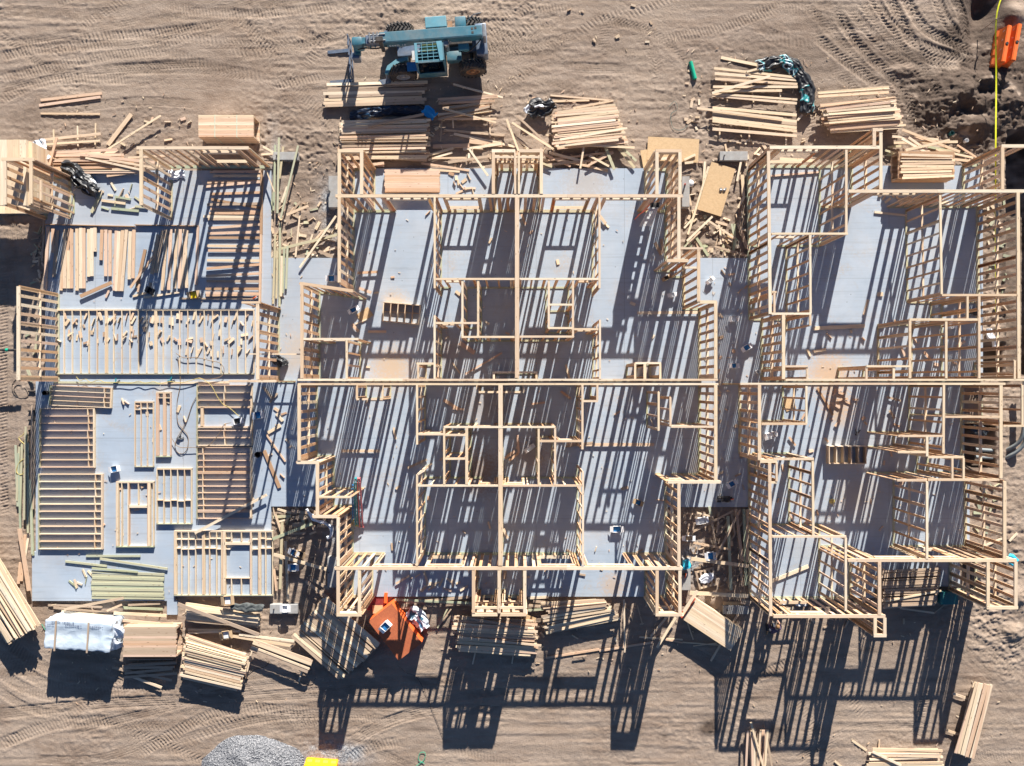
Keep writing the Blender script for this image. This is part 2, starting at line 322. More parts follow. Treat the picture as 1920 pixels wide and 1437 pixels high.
class Sh:
    """free-form shape builder on bmesh"""
    def __init__(s): s.b = bmesh.new()
    def box(s, c, d, rz=0, bev=0.0, rx=0, ry=0):
        mx = Matrix.Translation(c) @ Matrix.Rotation(rz, 4, 'Z') @ Matrix.Rotation(ry, 4, 'Y') @ Matrix.Rotation(rx, 4, 'X') @ Matrix.Diagonal((d[0], d[1], d[2], 1))
        r = bmesh.ops.create_cube(s.b, size=1, matrix=mx)
        if bev:
            es = list({e for v in r['verts'] for e in v.link_edges}); bmesh.ops.bevel(s.b, geom=es, offset=bev, segments=2, affect='EDGES', profile=0.6)
        return s
    def cyl(s, p, q, r0, r1=None, n=16):
        r1 = r0 if r1 is None else r1
        p, q = Vector(p), Vector(q); d = q - p
        mx = Matrix.Translation((p + q) / 2) @ d.to_track_quat('Z', 'Y').to_matrix().to_4x4()
        bmesh.ops.create_cone(s.b, cap_ends=True, segments=n, radius1=r0, radius2=r1, depth=d.length, matrix=mx); return s
    def prism(s, pts, z0, z1, axis='z'):
        f = (lambda a, b, c: (a, b, c)) if axis == 'z' else ((lambda a, b, c: (a, c, b)) if axis == 'y' else (lambda a, b, c: (c, a, b)))
        lo = [s.b.verts.new(f(a, b, z0)) for a, b in pts]; hi = [s.b.verts.new(f(a, b, z1)) for a, b in pts]
        fs = [s.b.faces.new(lo), s.b.faces.new(hi)]
        for i in range(len(pts)): fs.append(s.b.faces.new((lo[i], lo[(i + 1) % len(pts)], hi[(i + 1) % len(pts)], hi[i])))
        bmesh.ops.recalc_face_normals(s.b, faces=fs); return s
    def ball(s, c, r, sx=1, sy=1, sz=1, n=16):
        bmesh.ops.create_uvsphere(s.b, u_segments=n, v_segments=n // 2 + 2, radius=r, matrix=Matrix.Translation(c) @ Matrix.Diagonal((sx, sy, sz, 1))); return s
    def lathe(s, prof, c, ax='y', n=32):
        rings = []
        for r, h in prof:
            ring = []
            for i in range(n):
                a = 2 * math.pi * i / n
                p = (r * math.cos(a), h, r * math.sin(a)) if ax == 'y' else (r * math.cos(a), r * math.sin(a), h)
                ring.append(s.b.verts.new(Vector(p) + Vector(c)))
            rings.append(ring)
        fs = []
        for a, b_ in zip(rings, rings[1:]):
            for i in range(n): fs.append(s.b.faces.new((a[i], a[(i + 1) % n], b_[(i + 1) % n], b_[i])))
        bmesh.ops.recalc_face_normals(s.b, faces=fs); return s
    def tube(s, pts, r, n=8):
        pts = [Vector(p) for p in pts]; rings = []
        for i, p in enumerate(pts):
            d = (pts[min(i + 1, len(pts) - 1)] - pts[max(i - 1, 0)]).normalized()
            q = d.to_track_quat('Z', 'Y').to_matrix()
            rings.append([s.b.verts.new(p + q @ Vector((r * math.cos(2 * math.pi * k / n), r * math.sin(2 * math.pi * k / n), 0))) for k in range(n)])
        fs = []
        for a, b_ in zip(rings, rings[1:]):
            # match ring orientation
            off = min(range(n), key=lambda k: (a[0].co - b_[k].co).length)
            for k in range(n): fs.append(s.b.faces.new((a[k], a[(k + 1) % n], b_[(k + 1 + off) % n], b_[(k + off) % n])))
        fs.append(s.b.faces.new(rings[0])); fs.append(s.b.faces.new(rings[-1]))
        bmesh.ops.recalc_face_normals(s.b, faces=fs); return s
    def build(s, name, mat, parent=None, Mx=None, smooth=False):
        me = bpy.data.meshes.new(name); s.b.to_mesh(me); s.b.free(); me.materials.append(M[mat])
        if smooth:
            me.polygons.foreach_set('use_smooth', [True] * len(me.polygons))
            try: me.set_sharp_from_angle(angle=R(40))
            except Exception: pass
        base = WM[parent.name] if parent else Matrix()
        return link(bpy.data.objects.new(name, me), base @ Mx if Mx is not None else base, parent)
def smooth_path(pts, step=0.12):
    P = [Vector(p) for p in pts]; out = []
    for i in range(len(P) - 1):
        p0, p1, p2, p3 = P[max(i - 1, 0)], P[i], P[i + 1], P[min(i + 2, len(P) - 1)]
        n = max(2, int((p2 - p1).length / step))
        for k in range(n):
            u = k / n
            out.append(0.5 * ((2 * p1) + (p2 - p0) * u + (2 * p0 - 5 * p1 + 4 * p2 - p3) * u * u + (3 * p1 - p0 - 3 * p2 + p3) * u ** 3))
    out.append(P[-1]); return out

# ------------------------------------------------------------------ ground: one sheet with ruts, tread marks, clods and pits
GZ = -0.15
gs = 0.05; X0, X1, Y0, Y1 = -30.0, 30.0, -24.0, 24.0
nx, ny = int((X1 - X0) / gs) + 1, int((Y1 - Y0) / gs) + 1
gx = np.linspace(X0, X1, nx); gy = np.linspace(Y0, Y1, ny)
def vn(cell, cy=None):
    cy = cy or cell
    a = rng.random((int((Y1 - Y0) / cy) + 4, int((X1 - X0) / cell) + 4))
    fx = (gx - X0) / cell; fy = (gy - Y0) / cy
    ix = fx.astype(int); iy = fy.astype(int); tx = fx - ix; ty = fy - iy
    tx = tx * tx * (3 - 2 * tx); ty = (ty * ty * (3 - 2 * ty))[:, None]
    A = a[iy][:, ix]; B = a[iy][:, ix + 1]; C_ = a[iy + 1][:, ix]; D = a[iy + 1][:, ix + 1]
    return (A * (1 - tx) + B * tx) * (1 - ty) + (C_ * (1 - tx) + D * tx) * ty - 0.5
PXg = NX + gx / S; PYg = NY - gy / S       # approx photo px of the grid
def soft(v, a, b): return np.clip((v - a) / (b - a), 0, 1) ** 2 * (3 - 2 * np.clip((v - a) / (b - a), 0, 1))
def rect(x0, y0, x1, y1, s=6):
    return ((soft(PXg, x0 - s, x0 + s) * (1 - soft(PXg, x1 - s, x1 + s)))[None, :] * (soft(PYg, y0 - s, y0 + s) * (1 - soft(PYg, y1 - s, y1 + s)))[:, None])
def blob(cx, cy, rx, ry, p=1.0):
    d = ((PXg - cx) / rx)[None, :] ** 2 + ((PYg - cy) / ry)[:, None] ** 2
    return np.exp(-d * p)
churn = np.clip(0.35 + vn(3) * 0.9 + blob(1000, 120, 260, 90) * 0.2 + blob(560, 330, 80, 120) * .5 + blob(1100, 230, 300, 80) * .4 + blob(1835, 200, 110, 90) * 2.4 + blob(1340, 380, 70, 110) * .5
                + blob(1340, 1040, 70, 100) * .6 + blob(560, 1040, 60, 90) * .6 + blob(40, 500, 60, 300) * .2 + blob(1890, 1130, 60, 160) * .9 + blob(1870, 500, 40, 300) * 1.0, 0.12, 2.2)
Z = GZ + vn(6) * 0.08 + vn(2.2) * 0.045
fine = vn(0.62) * 0.02 + vn(0.33) * 0.018 + vn(0.16) * 0.030 + vn(0.09) * 0.050 + np.minimum(vn(0.9, 0.2), vn(0.5, 0.12)) * 0.055
clod = np.clip(vn(0.24) + vn(0.13) * 0.8 - 0.12, 0, None) * 0.16
rough_ = np.clip(0.5 + vn(1.7) * 1.3 + vn(0.8) * .6, 0.12, 1.4)
Z = Z + fine * (0.25 + churn * .9) * (0.35 + rough_ * .75) + clod * np.clip(churn - 0.4, 0, 2) * 1.1
# long drag streaks, mostly along x
Z = Z + vn(2.6, 0.14) * 0.022 * (0.4 + (vn(4) > 0.0)) * (1 - np.clip(churn - 0.8, 0, 1))
wet = np.zeros_like(Z)
GXX, GYY = np.meshgrid(gx, gy)
def rut(pts, w=0.46, depth=0.035, amp=0.022, lam=0.17, style='chev', berm=0.02, gain=1.0):
    P = smooth_path([(*W(x, y, GZ), 0) for x, y in pts], 0.35)
    arc = 0.0; side = random.choice((-1, 1)); ph = random.random()
    acc = {}
    best = np.full(Z.shape, 9.0, dtype=np.float32); sarr = np.zeros(Z.shape, dtype=np.float32); darr = np.zeros(Z.shape, dtype=np.float32)
    x0m, x1m, y0m, y1m = nx, 0, ny, 0
    for a, b_ in zip(P, P[1:]):
        m = w * 1.1
        i0 = max(0, int((min(a.x, b_.x) - m - X0) / gs)); i1 = min(nx, int((max(a.x, b_.x) + m - X0) / gs) + 1)
        j0 = max(0, int((min(a.y, b_.y) - m - Y0) / gs)); j1 = min(ny, int((max(a.y, b_.y) + m - Y0) / gs) + 1)
        d = b_ - a; L = d.length
        if i1 <= i0 or j1 <= j0 or L < 1e-4: arc += L; continue
        x0m, x1m, y0m, y1m = min(x0m, i0), max(x1m, i1), min(y0m, j0), max(y1m, j1)
        ux, uy = d.x / L, d.y / L
        X = GXX[j0:j1, i0:i1] - a.x; Y = GYY[j0:j1, i0:i1] - a.y
        s_ = X * ux + Y * uy; dd = -X * uy + Y * ux
        over = np.maximum(np.maximum(-s_, s_ - L), 0); dist = np.hypot(dd, over)
        k = dist < best[j0:j1, i0:i1]
        best[j0:j1, i0:i1][k] = dist[k]; sarr[j0:j1, i0:i1][k] = (s_ + arc)[k]; darr[j0:j1, i0:i1][k] = dd[k]
        arc += L
    if x1m <= x0m: return
    sl_ = (slice(y0m, y1m), slice(x0m, x1m)); bd = best[sl_]; s_ = sarr[sl_]; dd = darr[sl_]
    hw = w / 2; inside = 1 - soft(bd, hw * 0.8, hw * 1.1)
    edge = np.exp(-((bd - hw * 1.2) / 0.07) ** 2)
    fade = soft(s_, 0, 0.8) * (1 - soft(s_, arc - 0.8, arc)) * (0.55 + 0.9 * np.clip(vn(1.1)[sl_] + 0.5, 0, 1)) * gain
    if style == 'chev': pat = np.sin(2 * math.pi * ((s_ * side + np.abs(dd) * 0.9) / lam + ph))
    elif style == 'bar': pat = np.sin(2 * math.pi * ((s_ + dd * 0.25) / lam + ph))
    else: pat = np.sin(2 * math.pi * (dd / 0.11 + ph)) * 0.6
    z = Z[sl_]
    flat = z * (1 - inside * fade * 0.25 * (bd < 9)) + GZ * inside * fade * 0.25
    Z[sl_] = flat + fade * (-depth * 0.45 * inside + amp * np.clip(pat * 1.6, -1, 1) * inside + berm * 0.5 * edge)
for _k in range(90):      # faint older tracks everywhere on the open dirt
    _x, _y = random.uniform(-20, 1900), random.choice((random.uniform(0, 190), random.uniform(0, 120), random.uniform(1260, 1437)))
    _a = random.gauss(0, .35) if _x < 1400 else random.gauss(-.6, .5); _l = random.uniform(90, 330); _c = random.uniform(-25, 25)
    rut([(_x, _y), (_x + _l * .5 * math.cos(_a), _y + _l * .5 * math.sin(-_a) + _c), (_x + _l * math.cos(_a), _y + _l * math.sin(-_a))], random.uniform(.35, .55), .014, .019, random.choice((.13, .16, .2)), random.choice(('chev', 'bar', 'bar', 'x')), .006, .8)
T1 = [([(-10, 152), (80, 130), (200, 106), (330, 95)], 'bar'), ([(-10, 172), (110, 142), (260, 126), (400, 118)], 'x'), ([(-10, 195), (50, 165), (120, 148), (250, 150)], 'bar'), ([(180, 72), (300, 60), (430, 44)], 'bar'),
      ([(-10, 112), (60, 95), (200, 84)], 'bar'), ([(200, 132), (350, 128), (480, 142)], 'chev'), ([(500, 165), (620, 140)], 'bar'), ([(430, 105), (560, 90), (650, 60)], 'chev'), ([(330, 20), (480, 26), (640, 12)], 'bar'),
      ([(0, 20), (150, 30), (260, 20)], 'x'), ([(900, 62), (960, 70), (1030, 74)], 'chev'), ([(900, 92), (1010, 84), (1100, 60)], 'chev'), ([(1100, 30), (1220, 60), (1300, 130)], 'chev'), ([(1180, 50), (1230, 110), (1215, 160)], 'chev'),
      ([(130, 205), (260, 190), (380, 196)], 'x'), ([(1030, 125), (1120, 130), (1190, 128)], 'x'), ([(540, 50), (600, 85), (560, 130)], 'bar')]
for p, st in T1: rut(p, random.uniform(0.4, 0.6), 0.025, 0.018, 0.16, st, 0.012, 1.0)
T2 = [([(1628, -20), (1680, 55), (1760, 98), (1845, 112)], .1), ([(1690, -20), (1730, 50), (1790, 82), (1838, 100)], .12), ([(1750, -20), (1772, 35), (1812, 92)], .12), ([(1590, 10), (1650, 80), (1712, 125), (1752, 150)], .08),
      ([(1560, 10), (1615, 90), (1690, 165), (1720, 240)], .06), ([(1780, -20), (1806, 30), (1818, 90)], .2), ([(1520, 60), (1580, 110), (1660, 170)], .05), ([(1660, -20), (1700, 60), (1740, 110), (1800, 120)], .08)]
for p, d in T2: rut(p, 0.55, d * .8, 0.026, 0.19, 'chev', 0.03, 1.0)
for p in ([(1545, 120), (1600, 165), (1650, 240)], [(1660, 60), (1735, 135), (1760, 200)], [(1500, 0), (1560, 60), (1640, 150)], [(1720, 120), (1790, 130), (1850, 118)], [(1610, -10), (1640, 40), (1700, 100)]): rut(p, 0.5, .03, 0.02, 0.17, 'chev', 0.015, 1.0)
T3 = [([(-10, 1222), (50, 1262), (110, 1290), (250, 1302)], 'bar'), ([(-10, 1252), (40, 1288), (120, 1312)], 'bar'), ([(130, 1372), (300, 1332), (450, 1292), (620, 1276)], 'x'), ([(330, 1312), (500, 1292), (640, 1282), (900, 1270)], 'x'),
      ([(250, 1420), (350, 1362), (440, 1330), (600, 1335)], 'bar'), ([(-10, 1290), (60, 1330), (140, 1340)], 'bar'), ([(1360, 1300), (1450, 1255), (1520, 1225)], 'bar'), ([(1780, 1170), (1850, 1215), (1930, 1290)], 'bar'),
      ([(1790, 1205), (1860, 1270), (1930, 1340)], 'x'), ([(1850, 1160), (1900, 1200), (1940, 1210)], 'chev'), ([(640, 1400), (740, 1350), (850, 1330), (1000, 1340)], 'x'), ([(700, 1360), (900, 1300), (1130, 1300)], 'x'), ([(1250, 1200), (1330, 1240), (1380, 1290)], 'x'),
      ([(30, 300), (18, 600), (25, 900)], 'x'), ([(8, 500), (6, 800), (10, 980)], 'bar'), ([(-10, 1180), (80, 1250), (200, 1280), (330, 1290)], 'bar'), ([(640, 1430), (700, 1400), (760, 1390)], 'bar'), ([(-10, 1400), (100, 1360), (220, 1350)], 'bar'),
      ([(-10, 1340), (200, 1320), (420, 1310), (800, 1290)], 'x'), ([(300, 1400), (520, 1345), (800, 1345)], 'x'), ([(1480, 1437), (1600, 1370), (1760, 1360)], 'x')]
for p, st in T3: rut(p, random.uniform(0.42, 0.6), 0.028, 0.018, 0.16, st, 0.016, 1.0)
# pits and mounds at the right-hand side
Z -= rect(1893, 245, 1990, 705, 3) * 1.7
Z -= rect(1812, 648, 1880, 700, 4) * 0.9
Z -= rect(1812, 796, 1868, 880, 5) * 0.75
Z -= blob(1855, 10, 26, 30) * 0.9 + blob(1838, 55, 16, 34) * 0.4
Z += (vn(.8) * .5 + vn(.4) * .3) * blob(1840, 195, 80, 55) * .9 + blob(1800, 165, 55, 28) * 0.40 + blob(1870, 190, 50, 22) * 0.35 + blob(1895, 25, 30, 22) * 0.4 + blob(1760, 200, 30, 24) * .3 + blob(1700, 130, 26, 10) * .15 + blob(1820, 240, 40, 16) * .25 + blob(1860, 150, 20, 16) * .25 + blob(1835, 230, 60, 16) * 0.25 + blob(1900, 1120, 30, 20) * .25 + blob(1905, 1190, 20, 14) * .22
Z += blob(1545, 1390, 60, 14) * 0.05
wet += blob(1815, 195, 90, 55) * 3.0 + blob(1888, 175, 60, 85) * 2.6 + blob(1850, 35, 60, 60) * 2.6 + blob(1905, 20, 40, 30) * -1.2 + blob(1700, 110, 90, 60) * 0.45 + blob(1480, 120, 140, 60) * .4 + blob(1560, 40, 60, 30) * .3 + blob(650, 330, 60, 60) * .3 + blob(570, 300, 60, 90) * .3 + blob(1100, 90, 160, 30) * .25 + blob(100, 220, 160, 40) * .25 + blob(300, 120, 260, 20) * .25 + blob(1340, 400, 60, 90) * .35 + blob(900, 160, 80, 60) * .2 + blob(1250, 230, 60, 60) * .2 + blob(700, 1310, 300, 20) * .15 + blob(1600, 1230, 200, 60) * .15 + rect(1880, 250, 1990, 720, 6) * .8 + blob(1330, 1362, 16, 20) * 1.1 + blob(1460, 1372, 20, 14) * .9 \
    + blob(1244, 1382, 9, 6) * 1.2 + blob(1870, 430, 45, 260) * .12 + rect(1808, 640, 1885, 705, 5) * .7 + rect(1806, 790, 1872, 885, 5) * .8 + blob(1340, 1040, 60, 90) * .2 + blob(560, 1040, 50, 80) * .25
wet = np.clip(wet * (0.8 + vn(1.6, .6) * 1.1 + vn(0.5, .25) * .9 + vn(0.2) * 0.6) + np.clip(vn(3.2, .8) + vn(1.1, .3) - .38, 0, 1) * .9, 0, 0.95)
stone = np.clip((blob(622, 395, 24, 60) + blob(640, 1020, 22, 60) + blob(1300, 1060, 22, 40) + blob(628, 1418, 52, 20) * 1.3 + blob(512, 300, 14, 60) * .5) * 1.3 * (0.8 + vn(0.3) * 1.4), 0, 1)
SLABS = [(85, 320, 508, 714), (67, 714, 508, 1035), (60, 1035, 328, 1127), (328, 1035, 508, 1119), (313, 1127, 332, 1153), (508, 484, 600, 950), (657, 316, 1252, 1119), (600, 484, 657, 950), (1252, 484, 1405, 951),
         (1405, 311, 1843, 715), (1405, 715, 1808, 890), (1405, 890, 1818, 1025), (1405, 1025, 1640, 1121), (1640, 1025, 1800, 1100)]
for (a, b_, c, d) in SLABS: Z = np.minimum(Z, np.where(rect(a, b_, c, d, 1) > 0.02, -0.06, 9))
bord = 1 - soft(np.minimum(np.minimum(GXX - X0, X1 - GXX), np.minimum(GYY - Y0, Y1 - GYY)), 0, 1.0)
Z = Z * (1 - bord) + GZ * bord
me = bpy.data.meshes.new('ground')
V = np.empty((ny * nx, 3), dtype=np.float32); V[:, 0] = GXX.ravel(); V[:, 1] = GYY.ravel(); V[:, 2] = Z.ravel()
ii = (np.arange(ny - 1)[:, None] * nx + np.arange(nx - 1)[None, :]).ravel()
F = np.stack([ii, ii + 1, ii + nx + 1, ii + nx], 1)
# outer ring to the horizon
FAR = 900.0
outer = np.array([(-FAR, -FAR, GZ), (FAR, -FAR, GZ), (FAR, FAR, GZ), (-FAR, FAR, GZ)], dtype=np.float32)
c00, c10, c11, c01 = 0, nx - 1, ny * nx - 1, (ny - 1) * nx; o = ny * nx
extra = [[c00, o, o + 1, c10], [c10, o + 1, o + 2, c11], [c11, o + 2, o + 3, c01], [c01, o + 3, o, c00]]
V = np.vstack([V, outer]); F = np.vstack([F, np.array(extra)])
me.vertices.add(len(V)); me.vertices.foreach_set('co', V.ravel())
me.loops.add(F.size); me.loops.foreach_set('vertex_index', F.ravel().astype(np.int32))
me.polygons.add(len(F)); me.polygons.foreach_set('loop_start', np.arange(0, F.size, 4, dtype=np.int32))
me.polygons.foreach_set('loop_total', np.full(len(F), 4, dtype=np.int32)); me.polygons.foreach_set('use_smooth', np.ones(len(F), dtype=bool))
me.update(calc_edges=True)
for nm, arr in (('wet', wet), ('stone', stone)):
    a = me.attributes.new(nm, 'FLOAT', 'POINT'); a.data.foreach_set('value', np.append(arr.ravel(), [0] * 4).astype(np.float32))
me.materials.append(M['dirt'])
tag(link(bpy.data.objects.new('ground', me), Matrix()), 'tan churned dirt with tyre tracks all round the building slabs', 'ground', kind='structure')
def gz(px, py):
    x, y = W(px, py, GZ)
    return float(Z[min(ny - 1, max(0, int((y - Y0) / gs))), min(nx - 1, max(0, int((x - X0) / gs)))])

# concrete slab
s = Sh()
for k, (a, b_, c, d) in enumerate(SLABS):
    x0, y1 = W(a, b_); x1, y0 = W(c, d)
    s.box(((x0 + x1) / 2, (y0 + y1) / 2, -0.15), (x1 - x0, y1 - y0, 0.30))
tag(s.build('concrete_slab', 'slab'), 'grey concrete slabs and walkways under the wood framing', 'slab', kind='structure')

# ------------------------------------------------------------------ framed walls
HT = 3.1; T2x = 0.038; WI = [0]
def wall(par, x0, y0, x1, y1, th=0.09, op=(), h=HT, block=0, block2=0, sp=None, head=0, green=True, ends=2, dbl=0.12, z0=0.0):
    """x0..y1: photo pixels of the top plate; op: openings ((a,b,sill,head) along the wall in px)"""
    WI[0] += 1; dz = (WI[0] % 11) * 0.0023; sp = sp or (0.406 if th > .12 or abs(x1 - x0) > 600 else 0.56)
    p = Vector((*W(x0, y0, h), 0)); q = Vector((*W(x1, y1, h), 0)); d = q - p; L = d.length; u = d / L; ang = math.atan2(u.y, u.x)
    th += (WI[0] % 5) * 0.0013
    mx = Matrix.Translation((p + q) / 2) @ Matrix.Rotation(ang, 4, 'Z')
    tp = Boxes()
    nseg = max(1, round(L / 4.5))
    for lay in (0, 1):                               # double top plate, staggered lengths
        cuts = [0] + sorted(L * (i + (0.35 if lay else 0.0)) / nseg for i in range(1, nseg)) + [L]
        for a, b_ in zip(cuts, cuts[1:]):
            tp.add(mx @ Matrix.Translation(((a + b_) / 2 - L / 2, random.uniform(-.003, .003), h + dz - 0.019 - lay * T2x)), b_ - a - 0.004, th, T2x - 0.0008)
    W_ = tp.build('wall', 'p', par)
    P = lambda s_, z: p + u * s_ + Vector((0, 0, z))
    horiz = abs(x1 - x0) > abs(y1 - y0); c0, c1 = (x0, x1) if horiz else (y0, y1)
    ops = sorted(((a - c0) / (c1 - c0) * L, (b_ - c0) / (c1 - c0) * L, si, hd) for a, b_, si, hd in op)
    ops = [(min(a, b_), max(a, b_), si, hd) for a, b_, si, hd in ops]
    topz = h - 2 * T2x + dz
    if head: bar('header', p + u * .05 + Vector((0, 0, topz - head / 2 - .002)), q - u * .05 + Vector((0, 0, topz - head / 2 - .002)), th - .008, head, 'p', W_)
    # bottom plate pieces
    segs = []; s0 = 0
    for a, b_, si, hd in ops:
        if si <= 0: segs.append((s0, a)); s0 = b_
    segs.append((s0, L))
    for a, b_ in segs:
        if b_ - a > 0.1: bar('bottom_plate', P(a, z0 + 0.019), P(b_, z0 + 0.019), th, T2x, 'g' if green else 'p', W_)
    used = []
    def stud(s_, za=z0 + T2x, zb=None, nm='stud'):
        zb = topz if zb is None else zb
        if zb - za < 0.08: return
        a, b_ = P(s_, za), P(s_, zb)
        Mx = Matrix.Translation((a + b_) / 2) @ Matrix.Rotation(ang + random.uniform(-.03, .03), 4, 'Z') @ Matrix.Rotation(-math.pi / 2, 4, 'Y') @ Matrix.Rotation(math.pi / 2, 4, 'X')
        # long axis X -> Z ; width along wall thickness
        link(bpy.data.objects.new(nm, boxmesh((b_ - a).length, T2x, th - 0.004 - (len(used) % 4) * .0012, random.choice('sssop'))), Matrix.Translation((a + b_) / 2) @ Matrix.Rotation(ang, 4, 'Z') @ Matrix.Rotation(-math.pi / 2, 4, 'Y') @ Matrix.Rotation(math.pi / 2, 4, 'X') @ Matrix.Rotation(math.pi / 2, 4, 'X'), W_)
        used.append(s_)
    ok = lambda s_: all(s_ < a - 0.06 or s_ > b_ + 0.06 for a, b_, _, _ in ops)
    for e in range(ends):
        stud(0.02 + e * 0.04); stud(L - 0.02 - e * 0.04)
    for a, b_, si, hd in ops:
        for e in (0, 1):
            stud(a - 0.02 - e * 0.04, zb=(hd if e == 0 else None)); stud(b_ + 0.02 + e * 0.04, zb=(hd if e == 0 else None))
        bar('header', P(a - 0.04, hd + 0.12), P(b_ + 0.04, hd + 0.12), th - 0.006, 0.24, 'p', W_)
        n = max(1, int((b_ - a) / sp)); cs = [a + (b_ - a) * (i + 0.5) / n for i in range(n)]
        for c in cs: stud(c, hd + 0.24, nm='cripple_stud')
        if si > 0.2:
            bar('sill', P(a, si - 0.019), P(b_, si - 0.019), th, T2x, 'p', W_)
            for c in cs: stud(c, zb=si - T2x, nm='cripple_stud')
        elif si <= 0: pass
    k = sp
    while k < L - 0.12:
        if ok(k) and all(abs(k - v) > 0.07 for v in used):
            stud(k)
            if random.random() < dbl and ok(k + .045) and all(abs(k + .045 - v) > .042 for v in used): stud(k + 0.045)
        k += sp
    if block:
        bb = Boxes(); us = sorted(set(round(v, 3) for v in used if ok(v)))
        for a, b_ in zip(us, us[1:]):
            if 0.15 < b_ - a < 0.6:
                m = (a + b_) / 2
                if any(a < (o1 + o2) / 2 < b_ for o1, o2, _, _ in ops): continue
                for bz in ([block, block2] if block2 else [block]): bb.add(Matrix.Translation(P(m, bz + random.choice((0, 0.04)))) @ Matrix.Rotation(ang, 4, 'Z'), b_ - a - 0.04, th - 0.008, T2x)
        if bb.v: bb.build('blocking', 'p', W_)
    return W_
E6 = 0.14
def house(label, rows):
    xs = [W(r[0], r[1], HT) for r in rows]
    cx = sum(a for a, _ in xs) / len(xs); cy = sum(b for _, b in xs) / len(xs)
    t = thing('house_frame', label, 'house frame', cx, cy, 0)
    for r in rows:
        kw = r[5] if len(r) > 5 else {}
        wall(t, r[0], r[1], r[2], r[3], r[4], **kw)
    return t
B = dict(block=1.5); win = lambda *a: dict(op=a)
# middle building, north half
house('half-framed timber house in the middle, its half nearest the telehandler', [
    (629, 367.5, 1280, 367.5, E6, dict(op=((722, 800, 0.0, 2.48), (834, 896, 0.8, 2.48), (1042, 1104, 0.8, 2.48), (1138, 1216, 0.0, 2.48)), dbl=.1)),
    (636, 284, 636, 365, E6, B), (634, 283, 681, 283, E6, dict(head=.28, block=1.9)), (678, 286, 678, 365, E6, dict(dbl=.4)),
    (922, 283, 966, 283, E6, dict(head=.35, block=2.3, block2=1.9)), (973, 283, 1018, 283, E6, dict(head=.35, block=2.3, block2=1.9)),
    (925, 286, 925, 364, E6, {}), (966, 286, 966, 364, .09, {}), (973, 286, 973, 364, .09, {}), (1015, 286, 1015, 364, E6, dict(dbl=.3)),
    (922, 294.5, 1018, 294.5, .10, dict(op=((932, 961, 0, 2.1), (979, 1010, 0, 2.1)), sp=.8)),
    (1229, 283, 1278, 283, E6, dict(head=.28, block=1.9)), (1232, 286, 1232, 365, E6, dict(dbl=.4)), (1275, 286, 1275, 365, E6, B),
    (636, 370, 636, 530, E6, B), (562, 531.5, 662, 546, E6, dict(dbl=.3)), (566, 534, 566, 710, E6, B),
    (1273, 370, 1273, 489, E6, B), (1250, 489, 1290, 489, E6, {}), (1276, 466, 1318, 466, .09, {}), (1310, 468, 1310, 566, E6, {}), (1284, 502, 1309, 502, .09, {}), (1308, 566.5, 1344, 566.5, E6, {}), (1342, 568, 1342, 710, E6, B),
    (558, 712.5, 1346, 712.5, .09, dict(dbl=.0)),
    (969.5, 370, 969.5, 709, .19, dict(block=1.5)),
    (815, 370, 815, 541, .09, dict(block=1.5)), (815, 592, 815, 711, .09, dict(block=1.5)),
    (1124, 370, 1124, 541, .09, dict(block=1.5)), (1125, 600, 1125, 711, .09, dict(block=1.5)),
    (817, 523.5, 965, 523.5, .09, dict(op=((835, 858, 0, 2.1),))), (974, 523.5, 1122, 523.5, .09, dict(op=((1088, 1112, 0, 2.1),))),
    (867, 525, 867, 631, .09), (896.5, 525, 896.5, 631, .09), (817, 606, 866, 606, .09, dict(op=((828, 852, 0, 2.1),))), (868, 606, 896, 606, .09), (865, 632, 965, 632, .09, {}),
    (1029, 525, 1029, 616, .09), (1074.5, 525, 1074.5, 630, .09), (1030, 571.5, 1073, 571.5, .09), (1028, 615.5, 1073, 615.5, .09), (1076, 617.5, 1122, 617.5, .09, dict(op=((1086, 1110, 0, 2.1),))), (974, 631.5, 1076, 631.5, .09),
    (925, 698.5, 1007, 698.5, .09, dict(h=2.4)), (926, 700, 926, 711, .09, dict(h=2.4)), (1006, 700, 1006, 711, .09, dict(h=2.4)),
    (781, 682, 813, 682, .09), (784, 684, 784, 711, .09), (568, 636, 672, 636, .09, dict(op=((600, 640, 0, 2.1),))), (650, 638, 650, 711, .09, {}),
    (1191, 681, 1239, 681, .09, dict(h=2.7)), (1191, 682, 1191, 711, .09, dict(h=2.7)), (1209, 683, 1209, 711, .12, dict(h=2.7)), (1238, 682, 1238, 711, .09, dict(h=2.7)),
])
